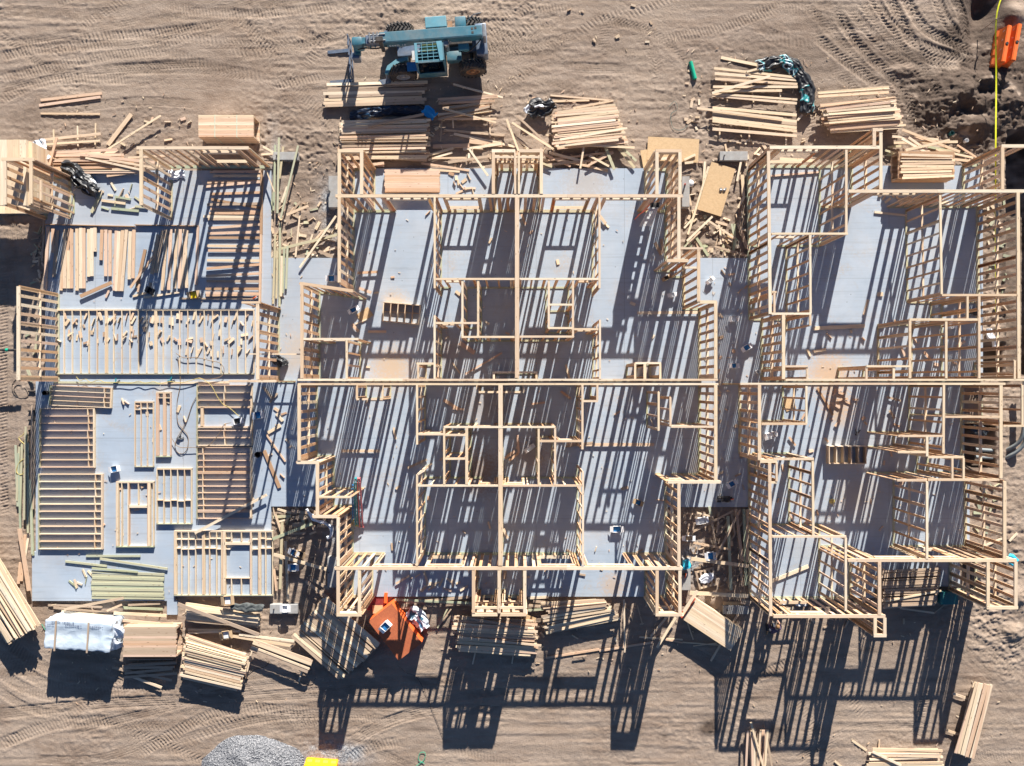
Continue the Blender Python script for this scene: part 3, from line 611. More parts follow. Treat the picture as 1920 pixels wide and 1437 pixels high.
house('half-framed timber house in the middle, its half facing the long shadows on the dirt', [
    (558, 720.5, 1347, 720.5, .09, dict(dbl=.0)),
    (782, 722, 782, 834, .09, dict(block=1.5)), (782, 890, 782, 1061, .09, dict(block=1.5)),
    (938.5, 722, 938.5, 1061, .19, dict(block=1.5)),
    (1092, 722, 1092, 843, .09, dict(block=1.5)), (1093, 885, 1093, 1061, .09, dict(block=1.5)),
    (832, 801, 1041, 801, .09, dict(op=((890, 925, 0, 2.1),))), (833, 803, 833, 909, .09), (875, 803, 875, 909, .12), (784, 814.5, 832, 814.5, .09, dict(op=((795, 820, 0, 2.1),))), (835, 816, 873, 816, .09), (835, 860.5, 873, 860.5, .09),
    (1010, 803, 1010, 909, .09), (1041, 803, 1041, 909, .09), (1012, 827.5, 1091, 827.5, .09, dict(op=((1052, 1078, 0, 2.1),))),
    (783, 911, 934, 911, .09, dict(op=((900, 925, 0, 2.1),))), (943, 911, 1092, 911, .09, dict(op=((952, 980, 0, 2.1),))), (783, 890, 796, 882, .09, dict(ends=1)),
    (894, 735.5, 982, 735.5, .09, dict(h=2.4)), (895, 723, 895, 735, .09, dict(h=2.4)), (981, 723, 981, 735, .09, dict(h=2.4)),
    (668, 749, 718, 749, .09, dict(h=2.3)), (669, 723, 669, 748, .09, dict(h=2.3)), (717, 723, 717, 748, .09, dict(h=2.3)), (1093, 752.5, 1121, 752.5, .09), (1120, 722, 1120, 751, .09),
    (1235, 735, 1235, 808, .09), (1257, 745, 1257, 800, .09), (1258, 800.5, 1340, 800.5, .09, dict(op=((1268, 1294, 0, 2.1),))),
    (1342, 722, 1342, 904, E6, B), (1252, 904, 1351, 904, E6, dict(op=((1262, 1284, 0, 2.1),))), (1273, 907, 1273, 1062, E6, B),
    (561, 722, 561, 864, E6, B), (556, 867.5, 598, 867.5, E6, dict(dbl=.5)), (595, 870, 595, 966, E6, B), (598, 932.5, 658, 932.5, .09), (586, 969, 633, 969, E6, dict(dbl=.4)), (634, 971, 634, 1062, E6, B),
    (628, 1066, 1279, 1066, E6, dict(op=((700, 776, 0.0, 2.48), (800, 864, 0.8, 2.48), (1014, 1078, 0.8, 2.48), (1104, 1186, 0.0, 2.48)), dbl=.1)),
    (634, 1070, 634, 1150, E6, B), (674, 1070, 674, 1150, E6, dict(dbl=.4)), (631, 1153, 678, 1153, E6, dict(head=.28, block=1.9)),
    (888, 1070, 888, 1150, E6, dict(dbl=.3)), (936, 1070, 936, 1150, E6, {}), (984, 1070, 984, 1150, E6, dict(dbl=.3)), (885, 1153, 933, 1153, E6, dict(head=.35, block=2.3, block2=1.9)), (938, 1153, 987, 1153, E6, dict(head=.35, block=2.3, block2=1.9)), (890, 1140, 982, 1140, .10, dict(op=((896, 926, 0, 2.1), (945, 976, 0, 2.1)), sp=.8)),
    (1232, 1070, 1232, 1150, E6, dict(dbl=.4)), (1275, 1070, 1275, 1150, E6, B), (1229, 1153, 1279, 1153, E6, dict(head=.28, block=1.9)),
])
house('tall timber house frame on the right edge, its half nearest the dark excavated soil', [
    (1441, 284, 1444, 589, E6, B), (1443, 276.5, 1649, 276.5, E6, dict(op=((1470, 1540, 0.85, 2.48),), dbl=.1)),
    (1636, 243.5, 1655, 243.5, E6, dict(ends=1)), (1639, 246, 1639, 275, E6, dict(dbl=.6)), (1652, 246, 1652, 355, E6, B),
    (1591, 358.5, 1925, 358.5, E6, dict(op=((1650, 1725, 0.0, 2.48),), dbl=.45)),
    (1587, 280, 1587, 437, .10, dict(block=1.5)), (1447, 438.5, 1590, 438.5, .09, dict(op=((1466, 1500, 0, 2.1),))), (1519, 441, 1520, 588, .09, dict(block=1.5)), (1447, 588.5, 1521, 588.5, .10),
    (1452, 548, 1452, 587, .09), (1446, 548, 1456, 548, .09, dict(ends=1)), (1469, 591, 1469, 711, E6, B), (1519, 590, 1519, 611, .09, dict(ends=1)), (1472, 687, 1515, 687, .09), (1514, 689, 1514, 711, .09),
    (1473, 712.5, 1925, 712.5, .09, dict(dbl=.0, sp=.406)), (1909, 361, 1911, 710, E6, B),
    (1763, 366, 1766, 552, .09, dict(block=1.5)), (1766, 553.5, 1906, 553.5, .10), (1836, 556, 1836, 710, .10, dict(block=1.5)), (1814, 556, 1814, 598, .09), (1705, 599.5, 1833, 599.5, .10, dict(dbl=.3)),
    (1706, 602, 1706, 710, .10), (1774, 603, 1774, 710, .10), (1624, 687, 1706, 687, .09), (1625, 689, 1625, 711, .09), (1676, 689, 1676, 711, .10),
    (1878, 274, 1925, 274, E6, dict(dbl=.3)), (1880, 276, 1880, 356, E6, B), (1903, 676, 1903, 711, .09),
])
house('tall timber house frame on the right edge, its half nearest the stacked grey studs', [
    (1388, 720, 1885, 720, .09, dict(dbl=.0, sp=.406)),
    (1424, 722, 1424, 863, E6, B), (1425, 865, 1457, 865, E6, dict(dbl=.4)), (1450, 861, 1526, 861, .10, dict(dbl=.3)), (1443, 868, 1445, 1155, E6, B), (1456, 868, 1456, 903, .09), (1446, 905, 1457, 905, .09, dict(ends=1)),
    (1524, 864, 1525, 1005, .10, dict(block=1.5)), (1448, 1006.5, 1587, 1006.5, .10, dict(dbl=.4)), (1586, 1009, 1586, 1146, .10, dict(block=1.5)),
    (1590, 1051, 1906, 1051, E6, dict(op=((1650, 1730, 0.0, 2.48), (1762, 1800, .8, 2.48)), dbl=.45)),
    (1450, 1156, 1660, 1156, E6, dict(op=((1490, 1550, 0.85, 2.48),), dbl=.45)),
    (1641, 1159, 1641, 1190, E6, dict(dbl=.6)), (1659, 1159, 1659, 1190, E6, {}), (1638, 1192, 1662, 1192, E6, dict(ends=1)), (1649, 1054, 1649, 1153, E6, B),
    (1738, 903, 1738, 1048, .10, dict(block=1.5)), (1682, 901, 1738, 901, .10), (1740, 900, 1874, 900, .10), (1877, 722, 1877, 897, E6, B), (1884, 903, 1884, 1048, E6, B),
    (1770, 722, 1769, 850, .10, dict(block=1.5)), (1772, 782, 1874, 782, .09, dict(dbl=.2)), (1512, 724, 1512, 795, .09, dict(block=1.5)), (1428, 795, 1513, 795, .10),
    (1684, 818, 1768, 818, .09), (1683, 848, 1737, 848, .09), (1738, 819, 1738, 856, .10), (1740, 857.5, 1808, 857.5, .10), (1786, 859, 1786, 898, .09), (1807, 859, 1807, 899, .09),
    (1853, 1054, 1853, 1139, E6, dict(dbl=.5, block=1.5)), (1905, 1054, 1905, 1139, E6, B), (1850, 1140, 1909, 1140, E6, dict(dbl=.2)),
    (1881, 799, 1925, 799, .09), (1917, 722, 1917, 797, .09),
])
def piece(label, rows):
    xs = [W(r[0], r[1], HT) for r in rows]
    t = thing('standing_wall_section', label, 'wall frame', sum(a for a, _ in xs) / len(xs), sum(b for _, b in xs) / len(xs), 0, group='lone standing wall sections on the left slab')
    for r in rows: wall(t, r[0], r[1], r[2], r[3], r[4], **(r[5] if len(r) > 5 else {}))
piece('boxy standing wall section at the left edge leaning view over the pale lumber bundle', [(9, 297, 9, 384, E6, {}), (3, 299, 64, 299, E6, dict(dbl=.9)), (58, 302, 58, 382, E6, B), (76, 338, 76, 376, .09, dict(h=2.7, ends=1))])
piece('standing wall section with a window behind the strapped lumber bundle', [(256, 277.5, 466, 277.5, E6, dict(op=((372, 436, 1.0, 2.35),), dbl=.3)), (264.5, 280, 264.5, 385, E6, B)])
piece('ladder-like standing wall section beside the dirt and the black pipe at the left edge', [(34, 537, 34, 713, E6, B)])
piece('short standing wall section between the long lying wall and the walkway', [(483, 570, 483, 712, E6, B), (453, 567.5, 488, 567.5, .10, dict(dbl=.6)), (429, 715, 518, 715, .10, dict(op=((432, 478, 0, 2.9),), ends=1))])

# ------------------------------------------------------------------ wall panels lying on the left slab
def panel(label, x0, y0, x1, y1, along, n, rot=0, blk=(), green=1, depth=0.14, cols='p', skip=(), wins=(), fat=()):
    """along='x': studs run along x (plates are vertical on the picture)"""
    cx, cy = W((x0 + x1) / 2, (y0 + y1) / 2, .1); t = thing('lying_wall_panel', label, 'wall panel', cx, cy, 0, R(rot), 'framed wall panels lying on the left slab')
    base = WM[t.name]; w = (x1 - x0) * S; h = (y1 - y0) * S
    if along == 'y': Lw, Ls, rz = w, h, 0.0
    else: Lw, Ls, rz = h, w, math.pi / 2
    loc = base @ Matrix.Rotation(rz, 4, 'Z')
    z = depth / 2 + 0.003
    def b_(nm, ax, c, L, wd=T2x, dp=depth, mt='p', dz=0.0):
        mx = loc @ Matrix.Translation((c[0], c[1], z + dz)) @ (Matrix.Rotation(math.pi / 2, 4, 'Z') if ax == 'y' else Matrix())
        link(bpy.data.objects.new(nm, boxmesh(L, wd, dp, mt)), mx, t)
    b_('plate', 'x', (0, -Ls / 2 + 0.019), Lw, mt='g' if green == 1 else 'p'); b_('plate', 'x', (0, Ls / 2 - 0.019), Lw, mt='g' if green == 2 else 'p')
    b_('plate', 'x', (0, Ls / 2 - 0.06 if green == 1 else -Ls / 2 + 0.06), Lw - 0.05, mt='p', dz=-0.003)
    for i in range(n):
        c = -Lw / 2 + 0.02 + (Lw - 0.04) * i / (n - 1)
        if any(a <= i <= b2 for a, b2 in skip): continue
        b_('stud', 'y', (c + random.uniform(-.006, .006), 0), Ls - 0.12, mt=random.choice(cols))
        if i in fat:
            for kk in (1, 2): b_('stud', 'y', (c + 0.045 * kk, 0), Ls - 0.12, mt=random.choice(cols), dz=-0.002 * kk)
    for k, fr in enumerate(blk):
        bb = Boxes()
        for i in range(n - 1):
            if any(a <= i + .5 <= b2 for a, b2 in skip): continue
            c = -Lw / 2 + (Lw) * (i + .5) / (n - 1)
            bb.add(loc @ Matrix.Translation((c, Ls * (fr - 0.5) + random.choice((-.02, .02)), z)), Lw / (n - 1) - 0.045, T2x, depth - 0.006)
        bb.build('blocking', 'p', t)
    for (a, b2, s0, s1) in wins:       # framed openings: fractions along the plates and across
        xa, xb = Lw * (a - .5), Lw * (b2 - .5); ya, yb = Ls * (s0 - .5), Ls * (s1 - .5)
        for e in (xa, xb):
            b_('stud', 'y', (e, 0), Ls - 0.12, mt='p'); b_('stud', 'y', (e + (0.042 if e == xa else -0.042), 0), Ls - 0.12, mt='o', dz=-.002)
        for yy, nm, wd in ((ya, 'sill', T2x), (yb, 'header', 0.13)):
            b_(nm, 'x', ((xa + xb) / 2, yy), xb - xa - 0.04, wd, depth - 0.004)
        m = max(2, int((xb - xa) / 0.4))
        for i in range(1, m):
            c = xa + (xb - xa) * i / m
            if ya + Ls / 2 > 0.2: b_('cripple_stud', 'y', (c, (-Ls / 2 + ya) / 2), ya + Ls / 2 - 0.06, mt='p')
            if Ls / 2 - yb > 0.2: b_('cripple_stud', 'y', (c, (Ls / 2 + yb) / 2), Ls / 2 - yb - 0.2, mt='p')
    return t
panel('longest lying wall panel with dozens of short offcuts scattered on it', 104, 580, 476, 702, 'y', 25, green=1, depth=.1, fat=(6, 12))
panel('narrow tilted lying panel above the wide ladder-like panel', 93, 725, 210, 763, 'x', 5, -2.5, blk=(.12,), green=2, cols='po')
panel('upper ladder-like lying panel at the left side of the slab', 74, 766, 178, 877, 'x', 9, 0, blk=(.12,), green=2, cols='po')
panel('lower ladder-like lying panel at the left side of the slab', 72, 889, 193, 1030, 'x', 11, 0, blk=(.12,), green=2, cols='p')
panel('slim lying panel with a small cross-braced top', 252, 753, 288, 876, 'y', 4, 0, blk=(.88,), green=1, depth=.1)
panel('slim lying panel packed with extra studs beside the air hose', 293, 735, 321, 857, 'y', 3, 0, blk=(.9,), green=1, fat=(0, 1), cols='o')
panel('lying door-like panel with a header near its top end', 218, 903, 289, 1026, 'y', 8, 0, green=1, skip=((2, 5),), wins=((.32, .86, .02, .62),), fat=(0, 6))
panel('small lying panel of five bays next to the header panel', 294, 878, 360, 983, 'y', 6, 0, blk=(.42,), green=1)
panel('lying panel with a window hole holding a white box, below the yellow hose', 369, 722, 473, 836, 'x', 9, 0, blk=(.5,), green=2, skip=((3, 5),), wins=((.3, .64, .03, .9),), cols='op')
panel('lying pinkish panel of ten close studs in the diagonal shadow', 369, 839, 472, 973, 'x', 12, 0, blk=(.88,), green=2, cols='o', fat=(1, 7))
panel('largest square lying panel with a framed window hole at the slab corner', 327, 995, 512, 1117, 'y', 15, 0, blk=(.72, .87), green=1, skip=((8, 11),), wins=((.48, .78, .27, .80),), fat=(0, 4, 7, 12))
# chalked plates waiting for studs
t = thing('unfinished_wall_panel', 'unfinished lying panel of loose upright boards below a reddish plate', 'wall panel', *W(226, 424), 0)
bar('plate', (*W(85, 421, .1), .07), (*W(252, 425, .1), .07), T2x, .14, 'b', t); bar('plate', (*W(253, 422, .1), .07), (*W(372, 424, .1), .07), T2x, .14, 'b', t)
bar('stud', (*W(371, 424, .1), .072), (*W(367, 534, .1), .072), .10, .10, 'o', t); bar('stud', (*W(90, 425, .1), .072), (*W(84, 543, .1), .072), .14, .08, 'o', t)
t = thing('unfinished_wall_panel', 'unfinished lying panel of loose sideways boards beside the walkway edge', 'wall panel', *W(490, 440), 0)
bar('plate', (*W(491, 318, .1), .07), (*W(489.5, 440, .1), .07), .10, .14, 'b', t); bar('plate', (*W(489.5, 440, .1), .07), (*W(487, 566, .1), .07), .09, .14, 'o', t)
t = thing('sill_plate', 'long pale sill plate below the longest lying wall panel', 'board', *W(270, 716), 0)
bar('board', (*W(100, 717, .04), .02), (*W(300, 719, .04), .02), .10, .038, 'g', t); bar('board', (*W(301, 719, .04), .02), (*W(430, 717, .04), .02), .10, .038, 'p', t)

# ------------------------------------------------------------------ loose boards
LOOSE = []      # (visible size, name, Mx, L, w, t, mat, label, group)
OFF = []
def board(x0, y0, x1, y1, z=None, w=.09, t=.038, mat='p', label='', group=None, prio=1.0, z2=None, tilt=0):
    if z is None: z = gz((x0 + x1) / 2, (y0 + y1) / 2) + 0.03
    z2 = z if z2 is None else z2
    p = Vector((*W(x0, y0, z + t), z + t / 2)); q = Vector((*W(x1, y1, z2 + t), z2 + t / 2))
    Mx, L = frame_mx(p, q, roll=tilt)
    LOOSE.append((L * (w + .03) * prio, Mx, L, w, t, mat, label, group))
def pile(label, q, n, z0, z1, mats='p', w=.09, spread=1.6, lenj=5, miss=0.0, under=2, edge=0.1, curve=None, tsk=.038, group=True):
    """q: photo px corners: left-start, right-start, left-end, right-end of the first and last board"""
    (ax, ay), (bx, by), (cx, cy), (dx, dy) = q
    grp = 'boards of the ' + label if group else None
    lab = label
    for lay in range(under):
        zz = z0 + (z1 - z0 - .05) * lay / max(1, under)
        for i in range(max(2, int(n * 0.8))):
            u = (i + .5) / max(2, int(n * 0.8)); u = .04 + u * .92
            board(ax + (cx - ax) * u + random.uniform(-lenj, lenj), ay + (cy - ay) * u + random.uniform(-1.5, 1.5), bx + (dx - bx) * u + random.uniform(-lenj, lenj), by + (dy - by) * u + random.uniform(-1.5, 1.5), zz, w, tsk, random.choice(mats), lab, grp, prio=0.25)
    for i in range(n):
        if random.random() < miss: continue
        u = (i + .5) / n
        zz = z1 * (1 - .0) - (z1 - z0) * (curve or 0) * abs(u - .35) * 1.3 + random.uniform(-.012, .03)
        zz = max(z0, zz) + i * .0007
        j = spread
        til = math.pi / 2 if random.random() < edge else random.uniform(-.12, .12)
        board(ax + (cx - ax) * u + random.uniform(-lenj, lenj), ay + (cy - ay) * u + random.uniform(-j, j), bx + (dx - bx) * u + random.uniform(-lenj, lenj), by + (dy - by) * u + random.uniform(-j, j), zz, w, tsk, random.choice(mats), lab, grp, tilt=til)
def some(label, rows, mats='p', w=.09, z=None, prio=1.0):
    grp = 'boards of the ' + label
    lab = label
    for k, r in enumerate(rows):
        mt = r[4] if len(r) > 4 else random.choice(mats)
        ww = r[5] if len(r) > 5 else w
        zz = r[6] if len(r) > 6 else (z if z is not None else None)
        if zz is None: zz = gz((r[0] + r[2]) / 2, (r[1] + r[3]) / 2) + .02 + k * .006
        board(r[0], r[1], r[2], r[3], zz + (k * .003), ww, .038, mt, lab, grp, prio=prio)

G = GZ
some('lone trio on the open dirt at upper left', [(76, 188, 190, 175, 'o', .13), (73, 198, 188, 182, 'o', .13), (76, 213, 187, 214, 'p')])
some('two boards laid over thin sticks above the reddish boards', [(83, 262, 188, 251, 'p', .13, 0.05), (83, 271, 187, 264, 'p', .1, 0.05), (100, 243, 101, 275, 'p', .06, -.08), (145, 236, 146, 275, 'p', .06, -.08), (179, 231, 178, 275, 'p', .06, -.08)])
some('angled pair left of the strapped bundle', [(246, 214, 202, 272, 'p', .2), (301, 217, 186, 290, 'p', .09, 0.1)])
pile('long reddish heap behind the black plastic wrap', [(92, 282), (204, 280), (88, 326), (282, 326)], 9, G + .05, .12, 'oopw', .13, 3, 12, under=1)
some('long reddish heap behind the black plastic wrap', [(106, 258, 92, 310, 'o', .12, .3), (150, 290, 290, 305, 'o', .13, .2), (160, 296, 270, 320, 'p', .1, .2), (205, 300, 305, 318, 'p', .1, .2), (210, 318, 300, 312, 'p', .1, .15), (240, 296, 310, 292, 'p', .1, .1), (200, 330, 262, 322, 'o', .12, .1)])
pile('wide pink stack directly below the telehandler', [(641, 228), (803, 222), (636, 300), (802, 300)], 17, G + .05, .30, 'popow', .11, 2.5, 5, under=3, curve=.3)
some('wide pink stack directly below the telehandler', [(690, 236, 795, 214, 'w', .12, .38)])
pile('low spaced stack lying under the telehandler shadow', [(612, 158), (797, 151), (610, 203), (795, 196)], 8, G + .05, .02, 'wpp', .14, 2.5, 6, miss=.15, under=0)
pile('small fan at the telehandler shadow end', [(828, 181), (928, 176), (830, 222), (915, 208)], 9, G + .05, .12, 'pow', .11, 4, 8, under=1)
some('small fan at the telehandler shadow end', [(850, 158, 943, 183, 'p', .09, .1), (822, 224, 918, 200, 'w', .09, .2), (832, 204, 930, 230, 'p', .09, .25), (833, 223, 931, 223, 'p', .1, .1), (829, 225, 826, 265, 'w', .06, -.05), (849, 225, 850, 240, 'p', .06, -.05), (918, 216, 919, 258, 'p', .06, -.05)])
some('jumble of crossed boards above the middle porch frame', [(832, 244, 946, 254, 'w', .12), (851, 251, 965, 275, 'p', .12), (880, 265, 942, 272, 'o', .2), (812, 275, 880, 273, 'o', .2), (868, 280, 940, 270, 'p', .12), (800, 292, 850, 278, 'p', .12), (803, 300, 848, 286, 'p'), (880, 280, 915, 330, 'p', .1, .2), (808, 297, 875, 296, 'p'), (840, 305, 925, 292, 'w', .12), (950, 224, 973, 285, 'p', .1, .2),
      (960, 230, 1038, 280, 'p', .1, .2), (969, 217, 1040, 283, 'w', .1, .15), (958, 252, 992, 278, 'p'), (790, 306, 880, 320, 'o', .1), (800, 318, 862, 322, 'p', .1), (1010, 285, 1070, 312, 'o', .1), (1030, 286, 1100, 305, 'p', .13), (1040, 298, 1140, 320, 'p', .12), (1028, 300, 1150, 285, 'o', .1), (1020, 310, 1120, 300, 'w', .1), (1095, 274, 1088, 316, 'p', .09, .2), (1135, 275, 1152, 318, 'g', .14, .1), (1160, 278, 1190, 315, 'g', .13), (1165, 276, 1193, 302, 'g', .12), (1108, 306, 1140, 286, 'w', .1), (1000, 300, 1035, 313, 'g', .1), (640, 305, 720, 310, 'o', .13), (645, 315, 720, 306, 'o', .13),
      (740, 298, 800, 301, 'p', .1), (1150, 286, 1100, 312, 'o', .1), (1105, 292, 1142, 312, 'p', .1)])
some('two thin boards above the grey and white wrap', [(1032, 179, 1150, 189, 'p', .08), (988, 192, 1105, 188, 'p', .1)])
pile('tall stack right of the grey and white wrap', [(1040, 207), (1150, 196), (1042, 282), (1172, 268)], 17, G + .05, .42, 'popo', .11, 2.2, 7, under=4, curve=.5)
some('tall stack right of the grey and white wrap', [(1050, 262, 1176, 240, 'p', .11, .5), (1042, 274, 1160, 262, 'p', .12, .4), (1060, 270, 1190, 277, 'p', .11, .3), (1075, 203, 1148, 189, 'p', .1, .3), (1024, 254, 1060, 250, 'p', .08, 0)])
some('open rack left of the teal-black wrap', [(1352, 108, 1420, 122, 'p', .14), (1339, 128, 1497, 146, 'p', .12, .08), (1340, 138, 1496, 150, 'p', .14, .06), (1341, 148, 1495, 158, 'p', .12, .06), (1337, 163, 1496, 163, 'p', .12, .05), (1340, 171, 1466, 170, 'p', .12, .05), (1335, 176, 1495, 187, 'p', .1, .08), (1335, 179, 1494, 194, 'p', .12, .06), (1335, 175, 1444, 143, 'p', .13, .2),
      (1361, 154, 1364, 192, 'p', .07, -.1), (1409, 156, 1413, 192, 'p', .07, -.1), (1461, 160, 1463, 182, 'p', .07, -.1), (1400, 135, 1428, 127, 'p', .1, .1)])
some('slanted rack below the teal-black wrap', [(1307, 203, 1468, 223, 'p', .12, .16), (1336, 202, 1494, 216, 'p', .14, .06), (1336, 212, 1494, 228, 'p', .13, .06), (1336, 217, 1494, 233, 'w', .14, .06), (1336, 222, 1494, 240, 'p', .14, .06), (1336, 227, 1494, 246, 'p', .13, .06), (1336, 242, 1494, 255, 'p', .14, .06), (1495, 226, 1505, 215, 'p', .1, 0), (1350, 235, 1349, 262, 'p', .07, -.1), (1405, 238, 1405, 266, 'p', .07, -.1), (1474, 245, 1474, 272, 'p', .08, -.1)])
pile('upper strip of three pale boards above the fanned stack', [(1534, 173), (1669, 160), (1535, 182), (1668, 175)], 3, G + .1, .1, 'p', .13, 1, 2, under=0)
pile('fanned tall stack by the churned soil', [(1540, 198), (1672, 180), (1556, 248), (1693, 240)], 17, G + .05, .5, 'ppop', .10, 3.0, 9, under=4, curve=.5)
some('crossed heap on the right patio bundle', [(1692, 243, 1800, 285, 'p', .12, .3), (1673, 256, 1760, 262, 'p', .12, .2), (1676, 268, 1796, 266, 'p', .12, .15), (1691, 260, 1782, 312, 'p', .12, .75), (1698, 282, 1781, 263, 'p', .13, .78), (1704, 258, 1775, 308, 'p', .12, .7), (1665, 276, 1690, 274, 'g', .1), (1663, 290, 1690, 292, 'g', .12), (1680, 300, 1690, 300, 'g', .12), (1755, 281, 1825, 296, 'p', .1, .1), (1740, 275, 1810, 290, 'g', .12), (1760, 282, 1800, 283, 'g', .14), (1783, 298, 1818, 302, 'p', .12), (1795, 272, 1832, 296, 'o', .09), (1660, 282, 1680, 288, 'g', .1), (1700, 330, 1785, 335, 'p', .1, .75), (1684, 374, 1760, 374, 'p', .13, .02), (1686, 381, 1780, 380, 'p', .14, .02)])
pile('loose courses topping the right patio bundle', [(1692, 288), (1787, 290), (1692, 336), (1788, 334)], 9, .9, .90, 'pp', .11, 1.8, 4, under=0, miss=.1)
# between left slab and middle building
some('greenish lengths along the left walkway end', [(516, 272, 513, 395, 'g', .1, .05), (523, 258, 520, 400, 'g', .1, .1), (531, 275, 524, 335, 'g', .1, .05), (559, 273, 526, 410, 'g', .09, .25), (513, 360, 508, 398, 'g', .1), (538, 350, 528, 380, 'p', .1), (492, 300, 514, 360, 'p', .05, .3), (525, 418, 524, 575, 'g', .1, .06), (516, 440, 512, 570, 'g', .1, .06), (533, 466, 530, 550, 'g', .1, .06), (539, 462, 536, 542, 'g', .1, .06), (520, 470, 518, 560, 'g', .1, .09), (528, 480, 527, 556, 'p', .1, .09), (493, 275, 520, 290, 'p', .1), (490, 290, 515, 288, 'p', .09), (490, 303, 515, 306, 'w', .08)])
some('scattered sticks on the dirt left of the middle house', [(537, 403, 578, 386, 'p', .13, .1), (563, 395, 554, 482, 'p', .08, 0), (552, 380, 562, 390, 'g', .12), (520, 468, 634, 440, 'g', .13, .0), (630, 405, 562, 502, 'p', .1, .1), (606, 432, 577, 466, 'p', .1), (595, 470, 640, 488, 'w', .15), (545, 400, 563, 378, 'w', .09)])
some('sticks around the big tan sheet', [(1329, 312, 1290, 440, 'p', .1, .05), (1322, 303, 1319, 345, 'p', .12), (1299, 410, 1283, 428, 'p', .09), (1336, 406, 1288, 452, 'p', .1, .05), (1314, 433, 1290, 460, 'p', .1), (1330, 415, 1378, 447, 'p', .1, .08), (1342, 416, 1364, 422, 'p', .13), (1305, 445, 1328, 480, 'g', .13), (1350, 428, 1352, 458, 'p', .1), (1357, 430, 1356, 452, 'p', .1), (1392, 328, 1394, 368, 'p', .15), (1396, 368, 1384, 390, 'p', .12), (1383, 418, 1400, 466, 'w', .12), (1387, 425, 1404, 470, 'w', .1), (1378, 420, 1376, 470, 'g', .12), (1372, 420, 1380, 460, 'g', .1), (1340, 462, 1400, 480, 'w', .1), (1366, 448, 1374, 452, 'p', .16), (1290, 360, 1296, 385, 'p', .1), (1283, 300, 1304, 290, 'p', .12), (1284, 306, 1300, 304, 'p', .12), (1382, 340, 1390, 300, 'p', .0 + .1)])
# lower-left stacks
pile('very long pale stack at the lower left edge', [(-60, 1020 - 72), (72, 1192 - 20), (-60, 1092), (14, 1208)], 15, G + .05, .75, 'p', .14, 1.5, 5, under=5, curve=.25)
some('cluster between slab and very long stack', [(36, 992, 54, 1108, 'o', .2, .15), (47, 1003, 40, 1090, 'o', .14), (54, 1000, 44, 1060, 'p', .12), (38, 1055, 34, 1095, 'o', .14)])
some('greenish boards standing upright along the left slab edge', [(29, 835, 33, 950, 'g', .11, -.02), (36, 838, 31, 940, 'g', .1, .0), (41, 832, 37, 968, 'g', .1, 0), (48, 800, 45, 975, 'g', .1, .03), (52, 830, 52, 1000, 'g', .1, 0), (56, 900, 60, 1040, 'g', .1, .02), (60, 760, 58, 930, 'w', .09, 0), (65, 790, 62, 955, 'w', .08, -.02), (34, 850, 38, 1000, 'g', .09, 0), (58, 940, 62, 1042, 'g', .1, .0), (83, 430, 78, 490, 'w', .1), (86, 355, 80, 440, 'w', .1), (74, 605, 66, 660, 'g', .14, .0), (50, 690, 60, 716, 'g', .14, 0)])
some('strapless planks along the bottom edge of the left slab', [(115, 1148, 212, 1158, 'p', .16, .1), (213, 1150, 312, 1155, 'p', .14, .1), (120, 1143, 231, 1122, 'w', .12, .2), (200, 1146, 228, 1134, 'p', .1, .12), (90, 1135, 190, 1138, 'w', .12), (100, 1140, 210, 1150, 'w', .1), (230, 1140, 305, 1143, 'g', .12), (240, 1135, 300, 1132, 'w', .1)])
some('mint-green treated boards on the left slab corner', [(171, 1072, 308, 1078, 'g', .12, .08), (161, 1041 + 2, 263, 1043, 'g', .1, .03), (187, 1048, 314, 1067, 'g', .1, .06), (122, 1053, 200, 1062, 'g', .1, .03), (172, 1066, 258, 1073, 'g', .09, .12)])
for k in range(9): board(171 + random.uniform(-1, 2), 1079 + k * 5.2, 307 + random.uniform(-2, 1), 1082 + k * 5.0, .06 + (k % 2) * .02, .13, .038, 'g', 'mint-green treated boards on the left slab corner', 'boards of the mint-green treated boards on the left slab corner')
pile('grey boards in the shadow below the tan lumber bundle', [(236, 1238), (330, 1232), (232, 1270), (326, 1262)], 6, G + .02, .02, 'w', .12, 4, 6, under=0)
some('grey boards in the shadow below the tan lumber bundle', [(210, 1252, 322, 1276, 'w', .12, .0), (250, 1270, 303, 1290, 'p', .12, .0)])
some('two orange boards above the tan lumber bundle', [(230, 1164, 300, 1170, 'o', .13, .1), (232, 1173, 324, 1170, 'o', .13, .15)])
pile('crooked tall stack right of the tan lumber bundle', [(352, 1190), (462, 1222), (342, 1272), (448, 1298)], 17, G + .05, .62, 'ppop', .10, 2.6, 7, under=5, curve=.7)
pile('white-topped stack below the largest square lying panel', [(350, 1129), (488, 1152), (352, 1166), (486, 1176)], 8, G + .1, .5, 'ppw', .14, 2, 4, under=3, curve=.6)
some('white-topped stack below the largest square lying panel', [(333, 1133, 486, 1191, 'w', .16, .68), (352, 1181, 440, 1182, 'p', .1, .05), (352, 1187, 450, 1184, 'p', .1, .05)])
some('short plank rack left of the grey fan stack', [(436, 1193, 550, 1212, 'p', .14, .1), (448, 1190, 552, 1203, 'p', .12, .12), (478, 1202, 586, 1240, 'p', .13, .30), (474, 1205, 584, 1246, 'p', .16, .30), (471, 1213, 580, 1255, 'p', .10, .30), (469, 1217, 577, 1260, 'w', .16, .28), (472, 1222, 462, 1265, 'p', .07, 0), (568, 1252, 560, 1278, 'p', .07, -.05), (458, 1265, 468, 1230, 'p', .06, 0)])
pile('wide grey fan stack beside the orange box', [(612, 1118), (715, 1207), (549, 1195), (638, 1276)], 18, G + .05, .34, 'wpw', .14, 1.6, 5, under=3)
